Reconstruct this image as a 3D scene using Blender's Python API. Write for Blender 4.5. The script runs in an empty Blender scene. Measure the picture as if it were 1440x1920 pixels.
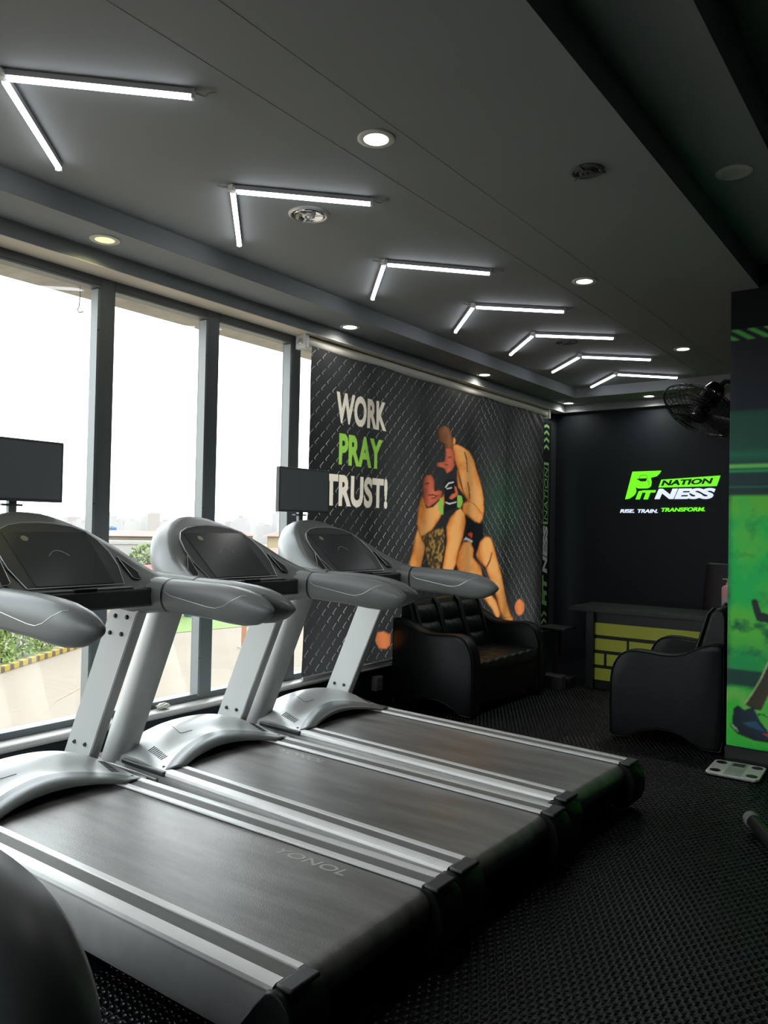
import bpy, bmesh, math, random
import numpy as np
from mathutils import Vector, Matrix
random.seed(7)
rng = np.random.default_rng(5)
S = bpy.context.scene
COL = S.collection
R = math.radians

# ------------------------------------------------------------------ camera
cam_d = bpy.data.cameras.new('camera')
cam = bpy.data.objects.new('camera', cam_d)
COL.objects.link(cam)
yaw, pitch, roll, FPX = 0.63754815, 0.01896863, 0.01978375, 1464.28
fw = Vector((-math.sin(yaw)*math.cos(pitch), math.cos(yaw)*math.cos(pitch), math.sin(pitch)))
rt = Vector((math.cos(yaw), math.sin(yaw), 0))
up = rt.cross(fw)
r2 = rt*math.cos(roll) + up*math.sin(roll)
u2 = -rt*math.sin(roll) + up*math.cos(roll)
cam.matrix_world = Matrix(((r2.x, u2.x, -fw.x, 0), (r2.y, u2.y, -fw.y, 0), (r2.z, u2.z, -fw.z, 1.5), (0, 0, 0, 1)))
cam_d.sensor_fit = 'HORIZONTAL'
cam_d.sensor_width = 36
cam_d.lens = FPX/1440*36
cam_d.clip_start = 0.05
cam_d.clip_end = 3000
S.camera = cam

# ------------------------------------------------------------------ world: overcast sky
W = bpy.data.worlds.new('overcast_sky')
S.world = W
W.use_nodes = True
W.node_tree.nodes['Background'].inputs[0].default_value = (0.93, 0.965, 1.0, 1)
W.node_tree.nodes['Background'].inputs[1].default_value = 5.2

S.view_settings.view_transform = 'Standard'
S.view_settings.look = 'None'
S.view_settings.gamma = 1
S.view_settings.use_curve_mapping = False
S.view_settings.exposure = 0.15
S.cycles.max_bounces = 5
S.cycles.diffuse_bounces = 3
S.cycles.glossy_bounces = 2
S.cycles.transparent_max_bounces = 8
S.cycles.adaptive_threshold = 0.03
TUBE_E = 7.5
SPOT_W = 2.6

# ------------------------------------------------------------------ materials
MATS = {}
def mat(name, col=(0.5, 0.5, 0.5), rough=0.5, metal=0.0, spec=0.5, emit=None, es=1.0, bump=None, var=None, coat=0.0, aniso=0):
    """principled material; bump=(scale, strength), var=(scale, amount) darkens/lightens by noise"""
    if name in MATS:
        return MATS[name]
    m = bpy.data.materials.new(name)
    m.use_nodes = True
    nt = m.node_tree
    b = nt.nodes['Principled BSDF']
    b.inputs['Base Color'].default_value = (*col, 1)
    b.inputs['Roughness'].default_value = rough
    b.inputs['Metallic'].default_value = metal
    b.inputs['Specular IOR Level'].default_value = spec
    if coat:
        b.inputs['Coat Weight'].default_value = coat
        b.inputs['Coat Roughness'].default_value = 0.15
    if emit:
        b.inputs['Emission Color'].default_value = (*emit, 1)
        b.inputs['Emission Strength'].default_value = es
    if bump or var:
        tc = nt.nodes.new('ShaderNodeTexCoord')
    if bump:
        n = nt.nodes.new('ShaderNodeTexNoise'); n.inputs['Scale'].default_value = bump[0]; n.inputs['Detail'].default_value = 4
        bp = nt.nodes.new('ShaderNodeBump'); bp.inputs['Strength'].default_value = bump[1]; bp.inputs['Distance'].default_value = 0.01
        nt.links.new(tc.outputs['Object'], n.inputs['Vector']); nt.links.new(n.outputs['Fac'], bp.inputs['Height']); nt.links.new(bp.outputs['Normal'], b.inputs['Normal'])
    if var:
        n = nt.nodes.new('ShaderNodeTexNoise'); n.inputs['Scale'].default_value = var[0]; n.inputs['Detail'].default_value = 5
        mr = nt.nodes.new('ShaderNodeMapRange'); mr.inputs['To Min'].default_value = 1-var[1]; mr.inputs['To Max'].default_value = 1+var[1]
        mx = nt.nodes.new('ShaderNodeMix'); mx.data_type = 'RGBA'; mx.blend_type = 'MULTIPLY'; mx.inputs['Factor'].default_value = 1
        mx.inputs['A'].default_value = (*col, 1)
        nt.links.new(tc.outputs['Object'], n.inputs['Vector']); nt.links.new(n.outputs['Fac'], mr.inputs['Value'])
        nt.links.new(mr.outputs['Result'], mx.inputs['B']); nt.links.new(mx.outputs['Result'], b.inputs['Base Color'])
    MATS[name] = m
    return m

M_CEIL = mat('dark_grey_ceiling_paint', (0.35, 0.375, 0.382), 0.75, var=(1.5, 0.06))
M_WALL = mat('black_wall_paint', (0.007, 0.013, 0.017), 0.6, spec=0.3, var=(2, 0.1))
M_CREAM = mat('cream_paint', (0.92, 0.82, 0.70), 0.7)
M_FRAME = mat('dark_window_aluminium', (0.15, 0.17, 0.18), 0.4, 0.1)
M_FRAME2 = mat('grey_window_channel', (0.22, 0.24, 0.24), 0.4, 0.3)
M_SILL = mat('speckled_granite', (0.46, 0.46, 0.44), 0.3, var=(160, 0.5))
M_FLOOR = mat('black_rubber_floor', (0.004, 0.006, 0.008), 0.36, spec=0.32)
M_STUD = mat('black_rubber_stud', (0.004, 0.006, 0.008), 0.36, spec=0.32)
M_ALU = mat('brushed_aluminium', (0.92, 0.92, 0.90), 0.38, 0.1, bump=(40, 0.03), var=(6, 0.10))
M_SILVER = mat('silver_painted_plastic', (0.55, 0.56, 0.56), 0.33, 0.3, var=(9, 0.06))
M_PANEL = mat('worn_silver_side_panel', (0.43, 0.44, 0.43), 0.42, 0.35, var=(14, 0.16))
M_POST = mat('light_grey_powder_coat', (0.55, 0.57, 0.56), 0.45, 0.1)
M_PLAS = mat('charcoal_plastic', (0.050, 0.057, 0.058), 0.42, bump=(260, 0.06))
M_PLAS2 = mat('dark_grey_satin_plastic', (0.185, 0.20, 0.20), 0.36)
M_BLK = mat('black_plastic', (0.008, 0.010, 0.011), 0.42, spec=0.3)
M_GLOSSBLK = mat('glossy_black_screen', (0.045, 0.055, 0.056), 0.25)
M_TVBLK = mat('matt_black_monitor', (0.12, 0.135, 0.14), 0.4)
M_LINE = mat('silver_piping', (0.62, 0.65, 0.65), 0.3, 0.5)
M_BOLT = mat('zinc_bolt', (0.09, 0.09, 0.09), 0.3, 0.8)
M_LEATH = mat('black_leather', (0.0045, 0.0075, 0.0085), 0.40, spec=0.32, bump=(90, 0.10))
M_CHROME = mat('chrome', (0.9, 0.9, 0.9), 0.12, 1.0)
M_WHITE = mat('white_plastic', (0.82, 0.82, 0.80), 0.4)
M_WOODBLK = mat('black_laminate', (0.014, 0.018, 0.019), 0.4, bump=(30, 0.05))
M_LIME = mat('lime_laminate', (0.68, 0.74, 0.08), 0.5)
M_GLOVEGREEN = mat('lime_print', (0.30, 0.56, 0.10), 0.6)
M_TEXT = mat('cream_print', (0.90, 0.83, 0.70), 0.7)
M_TEXTG = mat('green_print', (0.36, 0.68, 0.10), 0.7)
M_TUBE = mat('led_tube_glow', (0.9, 0.92, 1), 0.3, emit=(0.90, 0.93, 1.0), es=TUBE_E)
M_TUBEH = mat('white_tube_housing', (0.55, 0.56, 0.58), 0.4)

# glass: mostly transparent with a weak mirror reflection
gm = bpy.data.materials.new('window_glass'); gm.use_nodes = True
nt = gm.node_tree
for n in list(nt.nodes):
    if n.type != 'OUTPUT_MATERIAL': nt.nodes.remove(n)
tr = nt.nodes.new('ShaderNodeBsdfTransparent'); tr.inputs[0].default_value = (0.97, 0.985, 0.98, 1)
gl = nt.nodes.new('ShaderNodeBsdfGlossy'); gl.inputs['Roughness'].default_value = 0.02
mx = nt.nodes.new('ShaderNodeMixShader'); mx.inputs[0].default_value = 0.045
nt.links.new(tr.outputs[0], mx.inputs[1]); nt.links.new(gl.outputs[0], mx.inputs[2])
nt.links.new(mx.outputs[0], nt.nodes['Material Output'].inputs[0])
M_GLASS = gm

# ------------------------------------------------------------------ mesh helpers
class MB:
    def __init__(s):
        s.v = []; s.f = []
    def add(s, vs, fs):
        o = len(s.v)
        s.v += [tuple(p) for p in vs]
        s.f += [tuple(i+o for i in f) for f in fs]
        return s
    def box(s, x0, x1, y0, y1, z0, z1):
        return s.add([(x0,y0,z0),(x1,y0,z0),(x1,y1,z0),(x0,y1,z0),(x0,y0,z1),(x1,y0,z1),(x1,y1,z1),(x0,y1,z1)],
                     [(0,3,2,1),(4,5,6,7),(0,1,5,4),(1,2,6,5),(2,3,7,6),(3,0,4,7)])
    def obox(s, c, a, b, d):
        c, a, b, d = map(Vector, (c, a, b, d))
        vs = [c-a-b-d, c+a-b-d, c+a+b-d, c-a+b-d, c-a-b+d, c+a-b+d, c+a+b+d, c-a+b+d]
        return s.add(vs, [(0,3,2,1),(4,5,6,7),(0,1,5,4),(1,2,6,5),(2,3,7,6),(3,0,4,7)])
    def loft(s, rings, caps=True, closed=True):
        n = len(rings[0]); vs = [p for r in rings for p in r]; fs = []
        for i in range(len(rings)-1):
            for j in range(n if closed else n-1):
                k = (j+1) % n
                fs.append((i*n+j, i*n+k, (i+1)*n+k, (i+1)*n+j))
        if caps:
            fs.append(tuple(range(n-1, -1, -1))); fs.append(tuple((len(rings)-1)*n+j for j in range(n)))
        return s.add(vs, fs)
    def grid(s, P):
        return s.loft(P, caps=False, closed=False)
    def tube(s, path, r, n=8, caps=True):
        path = [Vector(p) for p in path]; rings = []
        rr = r if isinstance(r, (list, tuple)) else [r]*len(path)
        prev = None
        for i, p in enumerate(path):
            t = (path[min(i+1, len(path)-1)] - path[max(i-1, 0)]).normalized()
            if prev is None:
                a = Vector((0,0,1)) if abs(t.z) < 0.9 else Vector((1,0,0))
                u = t.cross(a).normalized()
            else:
                u = (prev - t*prev.dot(t)).normalized()
            prev = u; w = t.cross(u)
            rings.append([p + (u*math.cos(2*math.pi*k/n) + w*math.sin(2*math.pi*k/n))*rr[i] for k in range(n)])
        return s.loft(rings, caps)
    def lathe(s, prof, n=24, c=(0,0,0), ax=(0,0,1), caps=True):
        ax = Vector(ax).normalized(); a = Vector((1,0,0)) if abs(ax.x) < 0.9 else Vector((0,1,0))
        u = ax.cross(a).normalized(); w = ax.cross(u); c = Vector(c)
        rings = [[c + ax*z + (u*math.cos(2*math.pi*k/n) + w*math.sin(2*math.pi*k/n))*r for k in range(n)] for r, z in prof]
        return s.loft(rings, caps)
    def prism(s, A, B):
        return s.loft([A, B])
    def build(s, name, m=None, parent=None, smooth=False, bevel=0, seg=2, sub=0, ang=40, solid=0):
        me = bpy.data.meshes.new(name)
        me.from_pydata(s.v, [], s.f)
        bm = bmesh.new(); bm.from_mesh(me); bmesh.ops.recalc_face_normals(bm, faces=bm.faces); bm.to_mesh(me); bm.free()
        o = bpy.data.objects.new(name, me); COL.objects.link(o)
        if m: me.materials.append(m)
        if smooth:
            me.polygons.foreach_set('use_smooth', [True]*len(me.polygons))
            if not sub: me.set_sharp_from_angle(angle=R(ang))
        if solid:
            md = o.modifiers.new('thickness', 'SOLIDIFY'); md.thickness = solid; md.offset = 0
        if bevel:
            md = o.modifiers.new('soft_edge', 'BEVEL'); md.width = bevel; md.segments = seg; md.limit_method = 'ANGLE'; md.angle_limit = R(35)
            md.harden_normals = False
            me.polygons.foreach_set('use_smooth', [True]*len(me.polygons))
            if not smooth: me.set_sharp_from_angle(angle=R(30))
        if sub:
            md = o.modifiers.new('smooth', 'SUBSURF'); md.levels = sub; md.render_levels = sub
        if parent: o.parent = parent
        return o

def tag(o, label=None, cat=None, group=None, kind=None):
    if label: o['label'] = label
    if cat: o['category'] = cat
    if group: o['group'] = group
    if kind: o['kind'] = kind
    return o
def thing(name, label, cat, loc=(0,0,0), rz=0, group=None):
    o = bpy.data.objects.new(name, None); COL.objects.link(o)
    o.empty_display_size = 0.1
    o.location = loc; o.rotation_euler = (0, 0, rz)
    return tag(o, label, cat, group)
def struct(name, mb, m, label=None, parent=None, **k):
    o = mb.build(name, m, parent, **k)
    if not parent: o['kind'] = 'structure'
    if label: o['label'] = label
    return o
def inst(src, name, parent, loc=None, rot=None):
    o = src.copy(); o.name = name; COL.objects.link(o); o.parent = parent
    if loc is not None: o.location = loc
    if rot is not None: o.rotation_euler = rot
    return o
def sm(t):
    t = max(0, min(1, t)); return t*t*(3-2*t)
def text_mesh(body, w, h, depth=0.0, bold=0.0, shear=0.0, spacing=1.0):
    """mesh of a word scaled to w x h, origin bottom-left, lying in XY facing +Z"""
    cu = bpy.data.curves.new('txt', 'FONT'); cu.body = body; cu.size = 1; cu.offset = bold; cu.shear = shear; cu.extrude = 0.02; cu.space_character = spacing
    o = bpy.data.objects.new('txt', cu); COL.objects.link(o)
    dg = bpy.context.evaluated_depsgraph_get()
    me = bpy.data.meshes.new_from_object(o.evaluated_get(dg))
    bpy.data.objects.remove(o); bpy.data.curves.remove(cu)
    n = len(me.vertices); co = np.empty(n*3, 'f'); me.vertices.foreach_get('co', co); co = co.reshape(-1, 3)
    mn, mxx = co.min(0), co.max(0)
    co[:, 0] = (co[:, 0]-mn[0])/(mxx[0]-mn[0])*w
    co[:, 1] = (co[:, 1]-mn[1])/(mxx[1]-mn[1])*h
    co[:, 2] = (co[:, 2]-mn[2])/max(mxx[2]-mn[2], 1e-6)*depth
    me.vertices.foreach_set('co', co.ravel()); me.update(); me.materials.clear()
    return me
def text_obj(name, body, w, h, origin, xdir, ydir, m, parent, depth=0.002, **k):
    me = text_mesh(body, w, h, depth, **k); me.materials.append(m)
    x = Vector(xdir).normalized(); y = Vector(ydir).normalized(); z = x.cross(y)
    me.transform(Matrix(((x.x,y.x,z.x,origin[0]),(x.y,y.y,z.y,origin[1]),(x.z,y.z,z.z,origin[2]),(0,0,0,1))))
    o = bpy.data.objects.new(name, me); COL.objects.link(o); o.parent = parent
    return o
def poly_plate(name, pts, origin, xdir, ydir, depth, m, parent):
    x = Vector(xdir); y = Vector(ydir); z = x.cross(y); o = Vector(origin)
    A = [o+x*a+y*b for a, b in pts]; B = [p+z*depth for p in A]
    return MB().prism(A, B).build(name, m, parent)
# ------------------------------------------------------------------ room shell
# floor z=0, window side x=-4.0, far wall y=8.85, ceiling z=3.104, dropped border z=2.996, window head z=2.907
ZC, Z1, ZH = 3.104, 2.996, 2.907
XA, XB, XW = -3.52, -3.83, -4.0
YF = 8.85
Y0, X1 = -2.5, 3.5

def floor_material():
    m = M_FLOOR; nt = m.node_tree; b = nt.nodes['Principled BSDF']
    tc = nt.nodes.new('ShaderNodeTexCoord')
    mp = nt.nodes.new('ShaderNodeMapping'); mp.inputs['Scale'].default_value = (1/0.036, 1/0.036, 0)
    vo = nt.nodes.new('ShaderNodeTexVoronoi'); vo.inputs['Randomness'].default_value = 0.0; vo.inputs['Scale'].default_value = 1
    vo.voronoi_dimensions = '2D'
    cr = nt.nodes.new('ShaderNodeValToRGB'); cr.color_ramp.elements[0].position = 0.36; cr.color_ramp.elements[0].color = (1,1,1,1); cr.color_ramp.elements[1].position = 0.44; cr.color_ramp.elements[1].color = (0,0,0,1)
    bp = nt.nodes.new('ShaderNodeBump'); bp.inputs['Strength'].default_value = 0.5; bp.inputs['Distance'].default_value = 0.002
    nt.links.new(tc.outputs['Object'], mp.inputs['Vector']); nt.links.new(mp.outputs['Vector'], vo.inputs['Vector'])
    nt.links.new(vo.outputs['Distance'], cr.inputs['Fac']); nt.links.new(cr.outputs['Color'], bp.inputs['Height']); nt.links.new(bp.outputs['Normal'], b.inputs['Normal'])
    return m
floor = struct('floor', MB().box(XW-0.1, X1, Y0, YF+0.1, -0.2, 0), floor_material(), 'black rubber floor with raised round studs')
# raised coin studs where they are large enough to be seen one by one (tens of thousands: one part)
def studs(x0, x1, y0, y1, sp=0.034, r=0.0140, h=0.0026, n=10, fine=True):
    dy = sp*math.sqrt(3)/2
    cs = []
    for j in range(math.ceil(y0/dy), math.ceil(y1/dy)):
        y = j*dy; sh = 0.5 if j % 2 else 0.0
        for i in range(math.ceil(x0/sp-sh), math.ceil(x1/sp-sh)):
            x = (i+sh)*sp
            # skip studs hidden under the running decks
            if -3.9 < x < -1.62 and 1.62 < y < 4.25: continue
            cs.append((x, y))
    cs = np.array(cs); N = len(cs)
    a = np.arange(n)*2*np.pi/n
    ring = np.stack([np.cos(a), np.sin(a)], 1)
    prof = [(r, 0.0), (r-0.0007, h), (r-0.0020, h), (r-0.0030, h-0.0016)]      # coin with a fine raised rim
    if not fine: prof = [(r, 0.0), (r-0.001, h)]
    K = len(prof)
    V = np.zeros((N, K*n, 3), 'f')
    for q, (rr, zz) in enumerate(prof):
        V[:, q*n:(q+1)*n, :2] = cs[:, None] + ring*rr; V[:, q*n:(q+1)*n, 2] = zz
    side = np.array([(q*n+k, q*n+(k+1) % n, (q+1)*n+(k+1) % n, (q+1)*n+k) for q in range(K-1) for k in range(n)])
    loops = np.concatenate([side.ravel(), np.arange((K-1)*n, K*n)])
    nl = len(loops); ns = (K-1)*n
    L = (loops[None] + (np.arange(N)*K*n)[:, None]).ravel()
    starts1 = np.concatenate([np.arange(ns)*4, [4*ns]]); tot1 = np.concatenate([np.full(ns, 4), [n]])
    st = (starts1[None] + (np.arange(N)*nl)[:, None]).ravel(); tt = np.tile(tot1, N)
    me = bpy.data.meshes.new('floor_studs')
    me.vertices.add(N*K*n); me.vertices.foreach_set('co', V.ravel())
    me.loops.add(len(L)); me.loops.foreach_set('vertex_index', L.astype('i'))
    me.polygons.add(len(st)); me.polygons.foreach_set('loop_start', st.astype('i')); me.polygons.foreach_set('loop_total', tt.astype('i'))
    me.update(); me.validate()
    me.materials.append(M_STUD)
    o = bpy.data.objects.new('floor_stud', me); COL.objects.link(o); o.parent = floor; o['kind'] = 'stuff'
    return o
studs(-2.3, 0.7, 0.75, 5.45)
studs(-3.3, -0.9, 5.45, 7.15, n=6, fine=False)
studs(-3.3, -2.3, 4.35, 5.45, n=6, fine=False)

# ceiling: main field, two steps up on the right, dropped border along window and far wall
YS = 8.33
c = MB()
c.box(XA, -1.07, Y0, YS, ZC, ZC+0.6)
c.box(-1.07, -0.72, Y0, YF, ZC+0.15, ZC+0.6)
c.box(-0.72, X1, Y0, YF, ZC+0.38, ZC+0.6)
struct('ceiling', c, M_CEIL, 'dark grey stepped gypsum ceiling')
c = MB()
c.box(XB, XA, Y0, YF-0.07, Z1, ZC+0.6)
c.box(XA, -1.07, YS, YF-0.07, Z1, ZC+0.6)
struct('trim_1', c, M_CEIL, 'dropped dark grey ceiling border along window and far wall')
c = MB()
c.box(XW-0.02, XB, Y0, YF-0.07, ZH+0.004, ZC+0.6)
c.box(XW-0.02, -1.07, YF-0.07, YF, ZH+0.004, ZC+0.6)
struct('trim_2', c, M_CEIL, 'lower dark grey fascia above the windows')
struct('trim_3', MB().box(XW, XB+0.001, Y0, YF-0.07, ZH, ZH+0.0035), M_CREAM, 'cream painted underside of the window fascia')
for i, xx in enumerate((-1.845, -2.13)):
    struct('trim_%d' % (4+i), MB().box(xx-0.006, xx+0.006, Y0, YS, ZC-0.0012, ZC), mat('ceiling_joint_tape', (0.36, 0.38, 0.385), 0.8), 'slim taped board joint running along the ceiling')

# walls
struct('wall_far', MB().box(XW-0.35, X1, YF, YF+0.15, 0, ZC+0.6), M_WALL, 'black far wall behind the reception desk')
struct('wall_right', MB().box(X1, X1+0.15, Y0, YF+0.15, 0, ZC+0.6), M_WALL, 'black right wall')
nw = MB().box(-1.45, X1, Y0-0.15, Y0, 0, ZC+0.6).box(XW-0.35, -1.45, Y0-0.15, Y0, 0, 0.35).box(XW-0.35, -1.45, Y0-0.15, Y0, 2.9, ZC+0.6).box(XW-0.35, -3.85, Y0-0.15, Y0, 0.35, 2.9)  # unseen window opening added at left to daylight the mural and scale
struct('wall_near', nw, M_WALL, 'black wall with an added window band behind the viewer')
nwr = bpy.data.objects.new('window_20', None); COL.objects.link(nwr); nwr['kind'] = 'structure'; nwr['label'] = 'added dark framed window band behind the viewer'
for k in range(4):
    xx = -3.85+0.8*k
    MB().box(xx-0.05, xx+0.05, Y0-0.10, Y0, 0.35, 2.9).build('mullion', M_FRAME, nwr)
    if k < 3: MB().box(xx+0.05, xx+0.75, Y0-0.055, Y0-0.049, 0.35, 2.9).build('glass_pane', M_GLASS, nwr)
w = MB()
w.box(XW-0.2, -3.93, Y0, YF, 0, 0.31)
struct('wall_window', w, M_WALL, 'low black wall under the windows')
w = MB().box(XW-0.2, -3.972, 8.36, YF, 0.31, ZH)
struct('wall_pier', w, mat('dark_pier_paint', (0.035, 0.042, 0.044), 0.6), 'dark pier at the end of the window wall')
# granite sill with a rounded nose
A = [(-4.13,0.31),(-3.905,0.31),(-3.89,0.318),(-3.885,0.33),(-3.89,0.342),(-3.905,0.35),(-4.13,0.35)]
struct('trim_6', MB().prism([(x, Y0, z) for x, z in A], [(x, 8.36, z) for x, z in A]), M_SILL, 'speckled grey granite window sill', smooth=True)
# skirting at the foot of the pillar comes with the pillar

# windows: one bay every 0.8 m between mullions
def window(i, y0, y1):
    """bay between mullion centre lines y0..y1"""
    root = bpy.data.objects.new('window_%d' % i, None); COL.objects.link(root); root['kind'] = 'structure'
    root['label'] = 'tall dark framed window bay'
    ym = 0.052
    def P(name, mb, m, **k):
        return mb.build(name, m, root, **k)
    P('mullion', MB().box(-4.09, XW, y1-ym, y1+ym, 0.35, ZH), M_FRAME, bevel=0.004)
    P('mullion_channel', MB().box(-4.06, XW+0.006, y1-ym-0.016, y1-ym, 0.37, ZH-0.07), M_FRAME2)
    P('bottom_rail', MB().box(-4.09, XW, y0+ym, y1-ym, 0.35, 0.388), M_FRAME, bevel=0.003)
    P('top_rail', MB().box(-4.09, XW, y0+ym, y1-ym, ZH-0.05, ZH), M_FRAME, bevel=0.003)
    P('top_track', MB().box(-4.07, XW+0.004, y0+ym, y1-ym, ZH-0.064, ZH-0.052), M_FRAME2)
    P('glass_pane', MB().box(-4.055, -4.049, y0+ym, y1-ym, 0.388, ZH-0.05), M_GLASS)
    for z in (0.62, 1.6, 2.6):
        P('frame_screw', MB().lathe([(0.005, 0), (0.005, 0.003), (0.002, 0.004)], 8, (XW+0.006, y1-ym-0.008, z), (1,0,0)), M_BOLT)
for i in range(13):
    window(i+1, -2.14+0.8*i, -1.34+0.8*i)
# ends of the ribbon beyond the bays
struct('wall_window_end', MB().box(XW-0.2, -3.93, Y0, -2.08, 0.31, ZH), M_WALL, 'black window wall return')
# outer canopy slab seen through the top of the glass
struct('trim_7', MB().box(-4.62, -4.10, Y0, 9.2, 2.955, 3.2), mat('weathered_concrete', (0.50, 0.46, 0.40), 0.8, var=(9, 0.35), bump=(25, 0.2)), 'weathered concrete canopy edge outside the windows')
struct('wall_outer', MB().box(-4.30, -4.10, Y0, YF+0.1, -4.0, 0.33), mat('outer_render', (0.6, 0.57, 0.52), 0.8), 'rendered outer wall below the windows')
# ------------------------------------------------------------------ treadmills
# local frame: origin on the floor under the rear end of the foot rails, -X towards the window, Y across
def belt_material():
    m = mat('worn_running_belt', (0.05, 0.052, 0.05), 0.34, spec=0.9)
    nt = m.node_tree; b = nt.nodes['Principled BSDF']
    tc = nt.nodes.new('ShaderNodeTexCoord')
    mp = nt.nodes.new('ShaderNodeMapping'); mp.inputs['Scale'].default_value = (1.3, 9, 1)
    n = nt.nodes.new('ShaderNodeTexNoise'); n.inputs['Scale'].default_value = 1.2; n.inputs['Detail'].default_value = 5; n.inputs['Roughness'].default_value = 0.55
    cr = nt.nodes.new('ShaderNodeValToRGB')
    cr.color_ramp.elements[0].position = 0.3; cr.color_ramp.elements[0].color = (0.13, 0.129, 0.122, 1)
    cr.color_ramp.elements[1].position = 0.75; cr.color_ramp.elements[1].color = (0.31, 0.304, 0.285, 1)
    nt.links.new(tc.outputs['Object'], mp.inputs['Vector']); nt.links.new(mp.outputs['Vector'], n.inputs['Vector'])
    nt.links.new(n.outputs['Fac'], cr.inputs['Fac']); nt.links.new(cr.outputs['Color'], b.inputs['Base Color'])
    vo = nt.nodes.new('ShaderNodeTexVoronoi'); vo.inputs['Scale'].default_value = 260
    bp = nt.nodes.new('ShaderNodeBump'); bp.inputs['Strength'].default_value = 0.25; bp.inputs['Distance'].default_value = 0.002
    nt.links.new(tc.outputs['Object'], vo.inputs['Vector']); nt.links.new(vo.outputs['Distance'], bp.inputs['Height']); nt.links.new(bp.outputs['Normal'], b.inputs['Normal'])
    return m
M_BELT = belt_material()
M_RIB = mat('grey_ribbed_foot_strip', (0.24, 0.24, 0.235), 0.5)
M_BELTTXT = mat('faded_belt_print', (0.5, 0.5, 0.48), 0.5)

def hood_z(u, v):
    a = abs(v)/0.43
    uc = 1.69+0.156*(1-a*a); zc = 0.258+0.085*(1-a**1.6); zm = 0.275+0.118*(1-a**2.6)
    s = (u-uc)/(2.32-uc)
    if s < 0.40: return zc+(zm-zc)*sm(s/0.40)
    return zm+(0.19-zm)*((s-0.40)/0.60)**2.2

RIMV = [0, 0.05, 0.10, 0.18, 0.26, 0.33, 0.38, 0.41, 0.43]
RIMX = [-2.08, -2.077, -2.065, -2.02, -1.94, -1.84, -1.73, -1.62, -1.50]
RIMZ = [1.537, 1.535, 1.527, 1.497, 1.45, 1.385, 1.315, 1.265, 1.232]
def rim(t):
    """t in -1..1 along the console rim"""
    s = abs(t)*(len(RIMV)-1); i = min(int(s), len(RIMV)-2); f = s-i
    g = lambda L: L[i]*(1-f)+L[i+1]*f
    return Vector((g(RIMX), math.copysign(g(RIMV), t), g(RIMZ)))

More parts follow.
